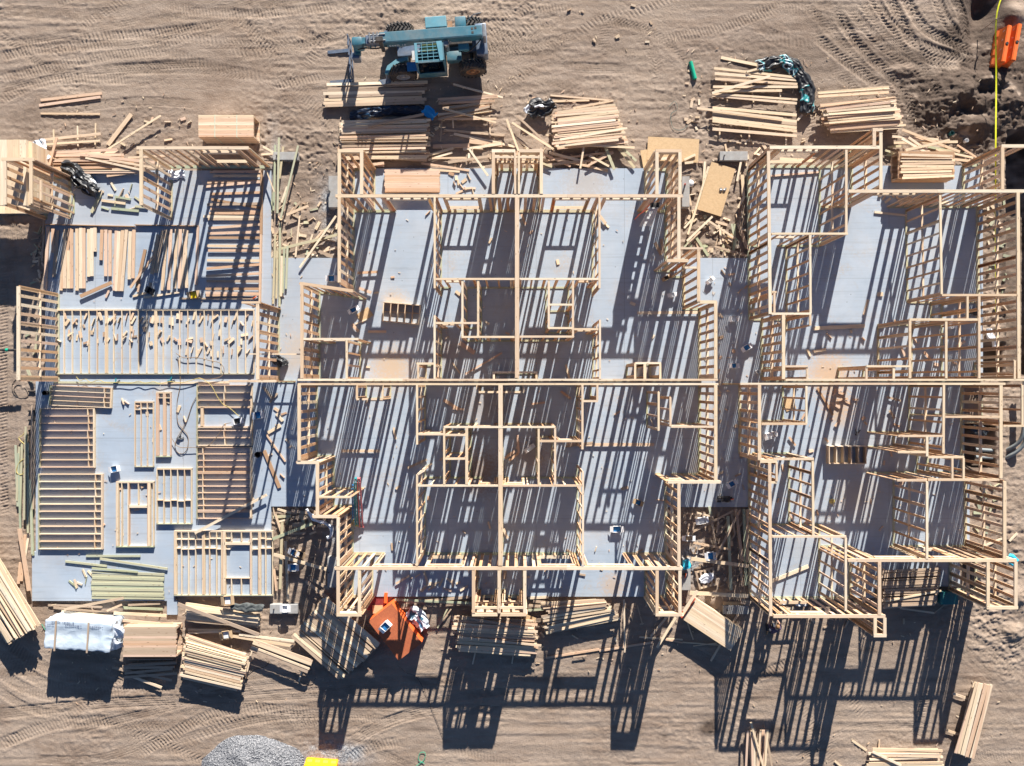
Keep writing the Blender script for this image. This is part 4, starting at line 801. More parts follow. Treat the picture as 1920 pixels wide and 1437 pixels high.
some('dirt gap left of the middle house', [(513, 1040, 612, 1068, 'p', .15, .25), (511, 1011, 585, 982, 'g', .14, .15), (529, 980, 525, 1105, 'g', .13, .1), (535, 1015, 540, 1128, 'p', .12, .05), (573, 1090, 620, 1126, 'w', .13, .1), (588, 1088, 618, 1106, 'w', .13, .12), (512, 970, 545, 968, 'g', .14), (545, 958, 575, 962, 'w', .12), (556, 975, 575, 958, 'w', .12), (548, 985, 568, 983, 'w', .2), (560, 968, 600, 972, 'w', .1), (530, 985, 535, 1000, 'p', .1), (520, 955, 545, 962, 'p', .1), (516, 965, 528, 1000, 'p', .1), (540, 1002, 573, 1000, 'w', .1), (514, 1068, 518, 1108, 'o', .1), (575, 965, 590, 995, 'w', .12), (600, 958, 565, 975, 'w', .1)])
# south centre
pile('stack with striped shadows below the middle porch', [(850, 1153), (1000, 1160), (862, 1222), (1002, 1230)], 15, G + .05, .5, 'pwpo', .11, 2.6, 8, under=4, curve=.5)
some('stack with striped shadows below the middle porch', [(865, 1158, 990, 1178, 'w', .12, .55), (860, 1220, 1000, 1232, 'w', .12, .1), (891, 1225, 886, 1246, 'p', .07, -.1), (962, 1230, 960, 1245, 'p', .07, -.1), (858, 1195, 1015, 1211, 'p', .1, .45)])
pile('slanted stack right of the middle porch frame', [(1020, 1128), (1122, 1123), (1028, 1190), (1160, 1160)], 15, G + .05, .4, 'ppw', .11, 2.6, 9, under=4, curve=.5)
some('sticks lying on the dirt below the pale slanted stack', [(1024, 1234, 1124, 1218, 'o', .1), (1124, 1221, 1224, 1205, 'o', .1), (1170, 1125, 1172, 1224, 'p', .08, .2), (1195, 1135, 1205, 1172, 'w', .06), (1254, 1153, 1220, 1194, 'p', .1), (1267, 1158, 1232, 1215, 'p', .12, .1), (1199, 1195, 1280, 1200, 'p', .07), (1240, 1198, 1280, 1206, 'o', .07), (1075, 1233, 1100, 1230, 'w', .05), (840, 1140, 820, 1178, 'g', .07), (846, 1142, 824, 1172, 'w', .06), (740, 1125, 900, 1132, 'g', .1, .05), (760, 1131, 880, 1120, 'w', .12, .02), (745, 1140, 800, 1141, 'w', .1), (800, 1128, 885, 1135, 'w', .1), (990, 1122, 1028, 1120, 'p', .12), (985, 1135, 1025, 1138, 'w', .12), (990, 1145, 1020, 1143, 'g', .1), (1000, 1128, 1035, 1131, 'w', .12)])
some('sticks around the red-ended bundle', [(1282, 1147, 1308, 1108, 'p', .14, .8), (1288, 1165, 1300, 1200, 'p', .06), (1333, 1240, 1388, 1145, 'p', .1, .0), (1280, 1205, 1350, 1210, 'p', .06), (1300, 1212, 1345, 1206, 'p', .05)])
# right gap
some('dirt gap left of the right house', [(1296, 1048, 1404, 1062, 'p', .17, .15), (1293, 1112, 1404, 1118, 'p', .18, .15), (1365, 968, 1371, 1107, 'g', .14, .1), (1380, 955, 1392, 1052, 'w', .14, .15), (1388, 957, 1342, 1046, 'w', .1, .3), (1334, 975, 1345, 1036, 'w', .1, .1), (1395, 955, 1399, 1098, 'g', .14, .05), (1402, 955, 1401, 1055, 'w', .12, .08), (1275, 1010, 1375, 958, 'w', .1, .05), (1295, 1017, 1370, 1031, 'p', .1, .1), (1343, 1005, 1366, 982, 'w', .1), (1350, 1000, 1368, 975, 'w', .1), (1395, 975, 1370, 1015, 'w', .08), (1305, 961, 1338, 970, 'p', .08), (1330, 950, 1333, 965, 'g', .12), (1283, 962, 1305, 965, 'w', .08), (1348, 960, 1345, 1000, 'w', .1), (1371, 960, 1378, 1000, 'w', .1), (1384, 990, 1392, 1100, 'w', .1), (1390, 1125, 1408, 1130, 'w', .12), (1388, 1130, 1406, 1134, 'w', .1)])
pile('grey stud stack on the patio of the right house', [(1655, 1070), (1763, 1064), (1656, 1140), (1755, 1136)], 14, .03, .62, 'w', .10, 1.2, 3, under=6)
some('grey stud stack on the patio of the right house', [(1660, 1128, 1765, 1108, 'p', .08, .7), (1656, 1140, 1752, 1134, 'p', .1, .6), (1688, 1141, 1752, 1150, 'p', .08, -.05), (1752, 1150, 1772, 1134, 'w', .06, -.05)])
some('short board ends on the dirt right of the teal box', [(1893, 1015, 1908, 1000, 'p', .1), (1808, 1040, 1880, 1010, 'p', .1)])
pile('loose stack cut by the bottom edge', [(1634, 1404), (1763, 1403), (1628, 1440), (1766, 1440)], 8, G + .05, .12, 'p', .11, 4, 5, under=1)
some('loose stack cut by the bottom edge', [(1598, 1389, 1625, 1408, 'p', .1), (1566, 1428, 1580, 1440, 'p', .1), (1649, 1388, 1648, 1405, 'p', .07), (1636, 1410, 1690, 1436, 'p', .11, .2)])
pile('upright stack cut by the bottom edge', [(1406, 1372), (1403, 1470), (1436, 1368), (1434, 1470)], 7, G + .05, .3, 'pop', .10, 3, 8, under=2)
some('upright stack cut by the bottom edge', [(1408, 1355, 1432, 1440, 'p', .1, .4), (1438, 1385, 1448, 1440, 'w', .1, .1)])
pile('slanted narrow stack near the bottom right corner', [(1827, 1280), (1791, 1412), (1861, 1286), (1826, 1424)], 8, G + .1, .42, 'ppo', .13, .8, 4, under=4)
some('slanted narrow stack near the bottom right corner', [(1787, 1301, 1822, 1313, 'p', .12, -.05), (1776, 1370, 1802, 1379, 'p', .12, -.05)])
# on the slabs
def rows(label, rws, **k): some(label, rws, z=k.pop('z', .02), **k)
LP = 'vertical row on the upper left slab'
rr = []
for x, y0, y1, tw, mt in [(99, 429, 474, 0, 'o'), (108, 432, 520, -8, 'w'), (122, 430, 545, -8, 'p'), (131, 428, 541, -14, 'o'), (121, 450, 541, 0, 'p'), (128, 470, 541, 0, 'p'), (134, 430, 541, 0, 'o'), (144, 429, 545, 0, 'p'), (151, 426, 541, 0, 'p'), (157, 428, 541, 0, 'o'), (166, 430, 519, 0, 'p'), (172, 428, 518, 0, 'p'), (178, 427, 472, 0, 'p'), (191, 431, 488, -2, 'o'), (198, 431, 518, 0, 'o'), (206, 432, 518, 0, 'o'), (218, 433, 545, -4, 'o'), (223, 434, 546, -5, 'p'), (230, 432, 546, -8, 'p'), (237, 431, 546, -9, 'p'), (244, 434, 524, -2, 'p'), (251, 431, 522, -2, 'o'),
                          (305, 432, 512, -13, 'w'), (312, 431, 545, -8, 'p'), (320, 430, 544, -4, 'o'), (331, 430, 541, -4, 'p'), (338, 430, 541, -2, 'o'), (346, 430, 540, 4, 'p'), (350, 432, 540, -10, 'p'), (296, 440, 514, -12, 'w')]:
    rr.append((x, y0, x + tw, y1, mt, .155, .03))
some(LP, rr)
some('angled group below the vertical row', [(150, 556, 209, 530, 'b', .17, .10), (272, 468, 256, 540, 'b', .15, .03), (288, 480, 244, 540, 'o', .12, .15), (249, 556, 278, 548, 'p', .1, .02), (270, 558, 336, 548, 'p', .1, .02), (262, 533, 258, 548, 'o', .1, .02), (204, 545, 198, 558, 'o', .1, .02), (282, 530, 280, 546, 'w', .1, .02)])
rr = []
for y, x0, x1, tl, mt in [(322, 393, 489, 0, 'o'), (342, 388, 489, -3, 'o'), (350, 386, 490, -9, 'o'), (364, 394, 489, -3, 'o'), (374, 396, 488, 16, 'b'), (384, 388, 489, -2, 'w'), (392, 394, 488, 6, 'o'), (400, 392, 488, 0, 'o'), (406, 381, 489, 2, 'p'), (411, 390, 488, 0, 'w'), (428, 390, 489, -7, 'o'), (438, 389, 489, -3, 'o'), (446, 390, 489, 0, 'b'), (461, 388, 489, 1, 'p'), (470, 390, 489, 0, 'o'), (488, 388, 488, 1, 'p'), (504, 387, 488, -8, 'o'), (518, 386, 488, -5, 'o'), (527, 387, 488, 1, 'w'), (542, 385, 487, 0, 'b'), (549, 385, 487, 2, 'o'), (554, 386, 486, -2, 'o'), (330, 400, 488, 0, 'p')]:
    rr.append((x0, y, x1, y + tl, mt, .12, .02))
some('sideways row at the left slab edge', rr)
some('short boards on the slab below the black plastic wrap', [(188, 364, 171, 399, 'g', .14, .05), (191, 357, 175, 395, 'p', .12, .03), (208, 391, 260, 396, 'g', .12, .03), (215, 369, 245, 374, 'g', .1, .03), (190, 376, 235, 382, 'p', .12, .03), (253, 387, 277, 389, 'g', .1, .03)])
some('sticks near the edge of the left walkway', [(495, 845, 524, 915, 'b', .17, .03), (499, 815, 535, 866, 'o', .08, .03), (502, 812, 526, 798, 'p', .15, .03), (518, 776, 530, 790, 'p', .14, .02), (493, 726, 512, 750, 'w', .12, .02), (505, 755, 520, 738, 'w', .1, .02), (460, 664, 587, 664.5, 'p', .06, 1.0), (365, 1000, 500, 928, 'p', .13, .2), (476, 935, 450, 955, 'w', .12, .1), (336, 560, 480, 560, 'w', .0 + .08, .0)])
some('sticks on the floor of the middle house', [(720, 584, 786, 588, 'p', .05, .02), (666, 608, 690, 598, 'p', .06, .02), (690, 622, 724, 622, 'o', .12, .02), (861, 643, 890, 662, 'o', .22, .03), (872, 702, 941, 662, 'o', .09, .05), (848, 680, 862, 700, 'p', .07, .02), (1061, 684, 1068, 710, 'p', .1, .05), (832, 750, 860, 768, 'o', .16, .03), (848, 766, 870, 768, 'o', .1, .02), (996, 758, 1022, 755, 'o', .1, .02), (1052, 734, 1070, 748, 'o', .12, .02), (764, 878, 800, 862, 'w', .12, .02), (738, 802, 742, 824, 'p', .1, .02), (970, 816, 973, 850, 'o', .12, .02), (947, 860, 965, 846, 'o', .14, .03), (955, 864, 972, 850, 'o', .12, .04), (1063, 834, 1226, 834, 'p', .15, .03), (640, 846, 712, 846, 'p', .14, .03), (1195, 587, 1308, 586, 'p', .14, .05), (742, 1095, 768, 1080, 'p', .1, .02), (944, 992, 952, 1010, 'p', .12, .02), (978, 402, 986, 422, 'o', .12, .02), (795, 1072, 802, 1096, 'p', .1, .02), (1112, 830, 1060, 838, 'w', .1, .02), (1125, 405, 1136, 420, 'p', .14, .02), (1228, 455, 1240, 478, 'w', .15, .02), (1240, 448, 1243, 475, 'w', .14, .02), (670, 512, 708, 510, 'o', .12, .02), (672, 540, 696, 549, 'o', .14, .02), (660, 608, 672, 622, 'o', .15, .02)])
some('sticks on the floor of the right house', [(1526, 616, 1622, 611, 'p', .18, .03), (1448, 1090, 1516, 1062, 'p', .18, .05), (1446, 330, 1535, 323, 'o', .09, .02), (1533, 728, 1562, 778, 'b', .1, .02), (1526, 659, 1549, 655, 'p', .14, .02), (1514, 655, 1520, 668, 'p', .1, .02), (1628, 562, 1620, 590, 'p', .1, .02), (1646, 552, 1656, 552, 'p', .2, .02), (1567, 735, 1585, 740, 'o', .1, .02), (1560, 755, 1575, 765, 'o', .1, .02), (1566, 800, 1576, 788, 'o', .1, .02), (1562, 742, 1580, 730, 'o', .08, .02), (1570, 750, 1590, 748, 'o', .1, .02), (1480, 820, 1492, 836, 'o', .1, .02), (1690, 650, 1697, 668, 'o', .1, .02), (1733, 660, 1745, 675, 'o', .12, .02), (1795, 650, 1810, 640, 'o', .12, .02), (1668, 770, 1678, 785, 'w', .12, .02), (1768, 375, 1760, 360, 'o', .1, .02), (1664, 745, 1690, 752, 'w', .1, .02), (1660, 380, 1670, 372, 'p', .12, .02)])
rows('planks tucked inside the window bay of the right house', [(1462, 298, 1530, 302, 'p', .14), (1455, 1150, 1490, 1140, 'p', .12), (1700, 404, 1640, 398, 'p', .1)])
# offcuts -----------------------------------------------------------
def off(label, n, x0, y0, x1, y1, z=None, l=(.18, .5), ang=None, mats='ppo', w=.09, pts=None):
    for k in range(n):
        x, y = (x0 + (x1 - x0) * (k + random.random()) / n, random.uniform(y0, y1))
        a = random.uniform(0, math.pi) if ang is None else R(random.gauss(ang[0], ang[1]))
        L = random.uniform(*l); zz = gz(x, y) + .01 if z is None else z
        zz += random.uniform(0, .02)
        wx, wy = W(x, y, zz)
        Mx = Matrix.Translation((wx, wy, zz + .022)) @ Matrix.Rotation(a, 4, 'Z') @ Matrix.Rotation(random.uniform(-.1, .1), 4, 'Y') @ Matrix.Rotation(random.choice((0, 0, math.pi / 2)) + random.uniform(-.15, .15), 4, 'X')
        OFF.append((L, Mx, L, (random.choice((w, w, .14)) if w > .05 else w), (.038 if w > .05 else .012), random.choice(mats), label, label))
A = 'offcuts strewn over the longest lying wall panel'
off(A, 40, 115, 592, 475, 607, .03, (.25, .42), (75, 22)); off(A, 34, 110, 624, 475, 646, .03, (.2, .36), (80, 35)); off(A, 12, 340, 654, 470, 668, .0, (.25, .36), (80, 20)); off(A, 14, 125, 600, 300, 640, .0, (.18, .3), (80, 30), 'pw')
off('offcuts on the slab beside the black plastic wrap', 10, 185, 350, 262, 392, .0, (.25, .55), None, 'pg')
off('offcuts around the slim lying panels', 9, 220, 745, 355, 830, .0, (.2, .35)); off('offcuts around the slim lying panels', 4, 190, 860, 290, 1000, 0, (.15, .3))
off('offcuts by the mint-green boards', 7, 130, 1060, 172, 1100, .0, (.25, .45), None, 'pg')
off('offcuts in the dirt strip left of the middle house', 42, 516, 375, 640, 480, None, (.15, .45), None, 'ppgp'); off('offcuts along the left walkway edge', 20, 508, 400, 524, 480, None, (.2, .5), (80, 30), 'pw')
off('offcuts in the left dirt edge beside the slab', 30, 62, 430, 84, 530, None, (.2, .45), None, 'pwg'); off('offcuts in the left dirt edge beside the slab', 8, 50, 560, 90, 700, None, (.2, .4), None, 'wg')
off('offcuts around the tan sheet', 36, 1285, 400, 1398, 482, None, (.15, .4), None, 'pppg'); off('offcuts around the tan sheet', 14, 1288, 290, 1400, 400, None, (.15, .4))
off('offcuts scattered by the green tube', 10, 1284, 130, 1312, 260, None, (.15, .35), None, 'p'); off('offcuts scattered by the racks of pale boards', 14, 1350, 255, 1440, 300, None, (.12, .5), None, 'p'); off('offcuts scattered by the racks of pale boards', 5, 1500, 200, 1560, 275, None, (.15, .25))
off('offcuts in the jumble above the middle porch frame', 30, 850, 280, 1150, 318, None, (.15, .45), None, 'ppo'); off('offcuts in the dirt gap below the left walkway', 26, 512, 955, 610, 1000, None, (.25, .6), None, 'wwgp'); off('offcuts in the dirt gap below the right walkway', 34, 1284, 955, 1400, 1100, None, (.12, .4), None, 'wpw')
off('offcuts on the floor of the middle house', 16, 660, 380, 1240, 700, .0, (.15, .35)); off('offcuts on the floor of the middle house', 26, 640, 740, 1260, 1110, 0, (.15, .4), None, 'opw')
off('offcuts on the front patio of the middle house', 12, 845, 325, 890, 362, 0, (.2, .45)); off('offcuts on the front patio of the middle house', 12, 780, 1075, 870, 1110, 0, (.2, .45))
off('offcuts on the floor of the right house', 22, 1450, 730, 1700, 1000, .0, (.15, .35), None, 'oo'); off('offcuts on the floor of the right house', 10, 1460, 600, 1820, 700, 0, (.15, .35), None, 'op'); off('offcuts on the floor of the right house', 10, 1640, 365, 1760, 385, 0, (.15, .4), None, 'p'); off('offcuts on the floor of the right house', 14, 1600, 1035, 1660, 1120, 0, (.2, .45), None, 'p')
off('offcuts on the right walkway', 16, 1340, 500, 1400, 940, 0, (.15, .35), None, 'pow'); off('offcuts along the wall on the right walkway', 12, 1345, 580, 1352, 800, 0, (.12, .3), (80, 30)); off('offcuts on the left walkway', 8, 500, 700, 550, 900, 0, (.15, .3))
off('offcuts in the dirt behind the right house', 26, 1850, 380, 1890, 620, None, (.2, .4), None, 'pg'); off('offcuts in the dirt behind the right house', 14, 1828, 905, 1870, 1000, None, (.25, .5), None, 'g'); off('chips on the dirt below the middle house', 12, 1000, 1125, 1240, 1200, None, (.15, .4), None, 'pw')
off('chips on the open dirt near the top edge', 7, 1060, 10, 1240, 80, None, (.12, .25), None, 'p'); off('chips on the dirt left of the strapped bundle', 10, 200, 215, 365, 290, None, (.2, .4)); off('chips around the bottom left stacks', 10, 90, 1120, 330, 1165, None, (.15, .4), None, 'pw'); off('chips beside the lower right stacks', 8, 1500, 1160, 1700, 1180, None, (.15, .4), None, 'pw')
off('chips at the right edge of the pink stack', 6, 800, 215, 830, 300, None, (.15, .3), None, 'p')
ONES = 'first second third fourth fifth sixth seventh eighth ninth tenth eleventh twelfth thirteenth fourteenth fifteenth sixteenth seventeenth eighteenth nineteenth'.split()
def ordinal(n):
    if n < 20: return ONES[n - 1]
    if n % 10 == 0: return {2: 'twentieth', 3: 'thirtieth', 4: 'fortieth', 5: 'fiftieth', 6: 'sixtieth', 7: 'seventieth', 8: 'eightieth'}[n // 10]
    return {2: 'twenty', 3: 'thirty', 4: 'forty', 5: 'fifty', 6: 'sixty', 7: 'seventy', 8: 'eighty'}[n // 10] + '-' + ONES[n % 10 - 1]
HUE = {'p': 'pale', 'o': 'pinkish', 'w': 'greyed', 'g': 'greenish', 'b': 'brown', 's': 'tan'}
for (x0_, y0_, x1_, y1_, n_) in ((515, 300, 640, 480, 60), (620, 140, 980, 320, 90), (980, 170, 1200, 320, 60), (1280, 90, 1560, 300, 80), (1284, 300, 1402, 482, 50), (1540, 150, 1840, 310, 40), (60, 170, 380, 320, 50), (60, 1120, 620, 1320, 90), (820, 1120, 1400, 1260, 80), (512, 952, 630, 1120, 40), (1284, 955, 1402, 1120, 50), (1400, 1160, 1900, 1430, 40), (1000, 10, 1300, 110, 8)):
    off('chips', n_, x0_, y0_, x1_, y1_, None, (.05, .20), None, 'pppo', w=.035)
for (x0_, y0_, x1_, y1_, n_) in ((95, 330, 490, 570, 25), (90, 730, 500, 1110, 50), (510, 490, 600, 940, 25), (660, 400, 1250, 700, 60), (600, 730, 1330, 1110, 110), (1400, 600, 1800, 1000, 80), (1310, 490, 1400, 940, 40)):
    off('chips', n_, x0_, y0_, x1_, y1_, 0, (.04, .16), None, 'ppo', w=.03)
def emit(lst, name, cat, maxn, stuffname, stufflabel):
    lst.sort(key=lambda r: -r[0]); cnt = 0
    by = {}
    for i, r in enumerate(lst[:maxn]): by.setdefault(r[7], []).append(i)
    for g, ids in by.items():
        hz = sum(abs(lst[i][1].col[0].x) for i in ids) >= sum(abs(lst[i][1].col[0].y) for i in ids) and name != 'wood_offcut'
        ids.sort(key=lambda i: -lst[i][1].translation.y if hz else lst[i][1].translation.x)
        for k, i in enumerate(ids):
            r = list(lst[i]); w_ = 'top' if hz else 'left'
            r[6] = (ordinal(k + 1) + ' ' + HUE[r[5]] + ' ' + cat + ' from the ' + w_ + ', ' + r[6]) if len(ids) > 1 else HUE[r[5]] + ' ' + cat + ', ' + r[6]
            if len(r[6].split()) > 16: print('LONG', len(r[6].split()), r[6])
            lst[i] = tuple(r)
    rest = {}
    for r in lst:
        _, Mx, L, w, t, mt, lab, grp = r
        if cnt < maxn:
            o = link(bpy.data.objects.new(name, boxmesh(L, w, t, mt)), Mx); tag(o, lab, cat, grp); cnt += 1
        else: rest.setdefault(mt, Boxes()).add(Mx, L, w, t)
    if rest:
        # ONE object: join the materials as slots
        v, f, u, tn, mi, mats = [], [], [], [], [], []
        for k, bx in rest.items():
            o = len(v); v += bx.v; f += [tuple(i + o for i in q) for q in bx.f]; u += bx.u; tn += bx.t; mi += [len(mats)] * len(bx.f); mats.append(k)
        me = bpy.data.meshes.new(stuffname); me.from_pydata(v, [], f)
        ul = me.uv_layers.new(name='UV'); ul.data.foreach_set('uv', np.array(u, dtype=np.float32).ravel())
        a = me.attributes.new('tone', 'FLOAT', 'FACE'); a.data.foreach_set('value', np.array(tn, dtype=np.float32))
        for k in mats: me.materials.append(M[k])
        me.polygons.foreach_set('material_index', mi)
        tag(link(bpy.data.objects.new(stuffname, me), Matrix()), stufflabel, cat, kind='stuff')
    print(name, 'individual', cnt, 'of', len(lst))
emit(LOOSE, 'lumber_board', 'board', 300, 'stacked_lumber', 'remaining boards low in the stacks and small sticks all over the site')
emit(OFF, 'wood_offcut', 'offcut', 300, 'wood_scraps', 'smallest wood scraps strewn over dirt and slabs')

# ------------------------------------------------------------------ strapped bundles
def bundle(label, x0, y0, x1, y1, h, along, nac, nl, mats, rot=0, straps=0, z0=None, endmat=None, ragged=.02, name='lumber_bundle'):
    z0 = GZ + .05 if z0 is None else z0
    cx, cy = W((x0 + x1) / 2, (y0 + y1) / 2, z0 + h); f = (H - z0 - h) / H * S
    t = thing(name, label, 'lumber bundle', cx, cy, z0, R(rot)); w, d = (x1 - x0) * f, (y1 - y0) * f
    L, A_, rz = (w, d, 0) if along == 'x' else (d, w, math.pi / 2)
    base = WM[t.name] @ Matrix.Rotation(rz, 4, 'Z'); th = h / nl; bw = A_ / nac
    for l in range(nl):
        for i in range(nac):
            if 0 < l < nl - 1 and 0 < i < nac - 1: continue
            link(bpy.data.objects.new('board', boxmesh(L, round(bw - .004, 3), round(th - .003, 3), random.choice(mats))), base @ Matrix.Translation((random.uniform(-ragged, ragged), -A_ / 2 + bw * (i + .5), th * (l + .5) + random.uniform(0, .002))), t)
            if endmat:
                s = Sh().box((0, 0, 0), (.012, bw - .006, th - .005)); s.build('end_paint', endmat, t, WM[t.name].inverted() @ base @ Matrix.Translation((-L / 2 - .03, -A_ / 2 + bw * (i + .5), th * (l + .5))))
    # bearers below
    for e in (-.3, .3): link(bpy.data.objects.new('bearer', boxmesh(A_, .09, .09, 'w')), base @ Matrix.Translation((L * e, 0, -.046)) @ Matrix.Rotation(math.pi / 2, 4, 'Z'), t)
    for k in range(straps):
        e = L * ((k + 1) / (straps + 1) - .5) * 1.2
        s = Sh(); s.box((e, 0, h + .004), (.03, A_ + .012, .004)); s.box((e, A_ / 2 + .004, h / 2), (.03, .004, h)); s.box((e, -A_ / 2 - .004, h / 2), (.03, .004, h))
        s.build('strap', 'strapc', t, Matrix.Rotation(rz, 4, 'Z'))
    return t
M['strapc'] = plain('pale_green_strap', (0.45, 0.6, 0.5), 0.4)
bundle('neat strapped bundle of pale boards standing alone on the dirt at upper left', 372, 216, 475, 257, 1.0, 'x', 13, 9, 'po', straps=2, ragged=.003)
bundle('tall pale lumber bundle cropped by the left edge with a square black shadow', -60, 262, 49, 385, 1.9, 'y', 9, 12, 'p', ragged=.01)
bundle('low tight bundle of pale boards beside the tall one at the left edge', 49, 267, 61, 384, 1.7, 'y', 1, 10, 'p', ragged=.01)
bundle('pink lumber bundle lying on the front patio of the middle house', 721, 318, 824, 360, .26, 'x', 12, 3, 'o', z0=.09, ragged=.03)
bundle('brown-sided lumber bundle on the patio of the right house', 1685, 284, 1790, 335, .78, 'x', 12, 6, 'bbs', z0=.09, ragged=.03)
bundle('tilted bundle of boards with red painted ends below the right dirt gap', 1284, 1149, 1391, 1195, .66, 'x', 12, 6, 'p', rot=-33.5, endmat='redend', ragged=.015)
bundle('neat tan lumber bundle between the wrapped pack and the crooked stack', 231, 1176, 330, 1232, .72, 'x', 13, 7, 'ow', z0=GZ + .1, ragged=.03)

# ------------------------------------------------------------------ wrapped pack
def wrapped():
    z0 = GZ + .08; h = 1.15
    c = W(149, 1190, z0 + h * .85); t = thing('wrapped_lumber_pack', 'long pack of lumber wrapped in pale blue-white plastic with wood battens over it', 'wrapped lumber', *c, z0, R(-3.5))
    Lx, Ly = 3.1, 1.35
    bm = bmesh.new(); bmesh.ops.create_cube(bm, size=1); bmesh.ops.subdivide_edges(bm, edges=bm.edges[:], cuts=44, use_grid_fill=True)
    for v in bm.verts:
        p = v.co.copy(); n = p.normalized()
        x, y, z = p.x * Lx, p.y * Ly, (p.z + .5) * h
        rr = .08
        fx, fy = max(0, abs(x) - (Lx / 2 - rr)), max(0, abs(y) - (Ly / 2 - rr)); fz = max(0, z - (h - rr))
        d = math.sqrt(fx * fx + fy * fy + fz * fz)
        if d > rr: k = rr / d; x = math.copysign(Lx / 2 - rr + fx * k, x) if fx else x; y = math.copysign(Ly / 2 - rr + fy * k, y) if fy else y; z = h - rr + fz * k if fz else z
        side = abs(p.y) > .49 or abs(p.x) > .49
        q = Vector((x * .9, y * 1.2, z * 1.6)); r1 = 1 - abs(mnoise.noise(q * 1.6 + Vector((x * .6, 0, 5)))) * 2; r2 = 1 - abs(mnoise.noise(q * 4.2)) * 2
        a = (.035 * r1 + .014 * r2) * (1.3 if side else .55) + (.05 * max(0, r1) if x > Lx / 2 - .5 else 0)
        sag = -.05 * math.exp(-((y) / .3) ** 2) * (z > h - .1)
        v.co = Vector((x, y, z + sag)) + n * a
    me = bpy.data.meshes.new('plastic_wrap'); bm.to_mesh(me); bm.free(); me.materials.append(M['wrap']); me.polygons.foreach_set('use_smooth', [True] * len(me.polygons))
    link(bpy.data.objects.new('plastic_wrap', me), WM[t.name], t)
    for x in (-1.02, .52):
        Sh().box((x, -.05, h + .055), (.075, 1.45, .04), bev=.005).build('batten', 'w', t)
    s = Sh()
    for (xa, xb, y) in ((-1.25, -.85, .60), (-.7, -.2, .60), (-1.42, -1.1, .47), (-.55, .2, .47), (.55, 1.2, .47)):   # rows of small printed marks
        x = xa
        while x < xb:
            w = random.uniform(.03, .06); s.box((x, y + random.uniform(-.008, .008), h + .047), (w * .7, random.uniform(.03, .07), .003)); x += w + .02
    s.build('printed_marks', 'ink', t)
    cloth('loose_wrap_flap', 'tarp_white', [(1.5, .35, h * .75), (1.8, .1, h * .62), (1.95, -.2, .45)], .34, 11, parent=t, amp=.08)
    cloth('loose_wrap_flap', 'tarp_white', [(1.4, -.3, h * .8), (1.6, -.55, .6), (1.7, -.72, .3)], .3, 12, parent=t, amp=.09)
def cloth(name, mat, spine, width, seed, label=None, cat=None, parent=None, amp=.12, group=None, taper=.25, nu=70, nv=26, flat=1.0, solid=.012):
    """crumpled sheet along a spine; real folds, some thickness"""
    P = smooth_path(spine, .08); n = len(P)
    ws = width if callable(width) else (lambda u: width)
    vs, fs = [], []
    off_ = Vector((seed * 13.7, seed * 5.1, seed * 3.3))
    for i in range(nu + 1):
        u = i / nu; k = u * (n - 1); a = P[int(k)]; b_ = P[min(int(k) + 1, n - 1)]; p = a.lerp(b_, k - int(k))
        d = (P[min(int(k) + 2, n - 1)] - P[max(int(k) - 2, 0)]); d.z = 0
        d = d.normalized() if d.length > 1e-5 else Vector((1, 0, 0)); s_ = Vector((-d.y, d.x, 0))
        w = ws(u) * (1 - taper + taper * math.sin(math.pi * min(1, max(0, u)))) * (1 + .35 * mnoise.noise(Vector((u * 5, seed, 0))))
        for j in range(nv + 1):
            v = j / nv - .5
            q = p + s_ * (v * w * 2)
            lw = u * n * .08
            qa = Vector((lw * .9 + .5 * mnoise.noise(q * 1.5), v * w * 7 + .7 * mnoise.noise(q * 1.1 + off_), 0)) + off_
            r1 = 1 - abs(mnoise.noise(qa * 1.1)) * 2.4; r2 = 1 - abs(mnoise.noise(Vector((lw * 2.4 + v * 3, v * w * 12 - lw * 1.6, 4)) + off_)) * 2.2; r3 = mnoise.noise(q * 7 + off_)
            e = 1 - (abs(v) * 2) ** 4
            z = (amp * (.8 + .75 * r1) + amp * .38 * r2 + amp * .10 * r3) * (.25 + .75 * e) * flat
            vs.append((q.x + .1 * mnoise.noise(q * 3 + off_), q.y + .1 * mnoise.noise(q * 3.3 - off_), p.z + max(.012, z)))
    for i in range(nu):
        for j in range(nv):
            a = i * (nv + 1) + j; fs.append((a, a + nv + 1, a + nv + 2, a + 1))
    # thickness
    m = len(vs); vs += [(x, y, z - solid) for x, y, z in vs]; fs += [tuple(reversed([i + m for i in f])) for f in fs[:]]
    rim = [i * (nv + 1) for i in range(nu + 1)] + [nu * (nv + 1) + j for j in range(1, nv + 1)] + [i * (nv + 1) + nv for i in range(nu - 1, -1, -1)] + [j for j in range(nv - 1, 0, -1)]
    for a, b_ in zip(rim, rim[1:] + rim[:1]): fs.append((b_, a, a + m, b_ + m))
    me = bpy.data.meshes.new(name); me.from_pydata(vs, [], fs); me.materials.append(M[mat]); me.polygons.foreach_set('use_smooth', [True] * len(me.polygons)); me.update()
    o = link(bpy.data.objects.new(name, me), WM[parent.name] if parent else Matrix(), parent)
    if label: tag(o, label, cat, group)
    return o
wrapped()
def sp(pts, z=None): return [(*W(x, y, (gz(x, y) if z is None else z) + .1), gz(x, y) if z is None else z) for x, y in pts]
cloth('crumpled_tarp', 'tarp_bt', sp([(1420, 124), (1455, 116), (1480, 117), (1500, 140), (1514, 165), (1514, 190), (1512, 213)], 0.02), .38, 3, 'long crumpled black and teal plastic wrap curling round the pale boards', 'tarp', amp=.13, nu=130, nv=34)
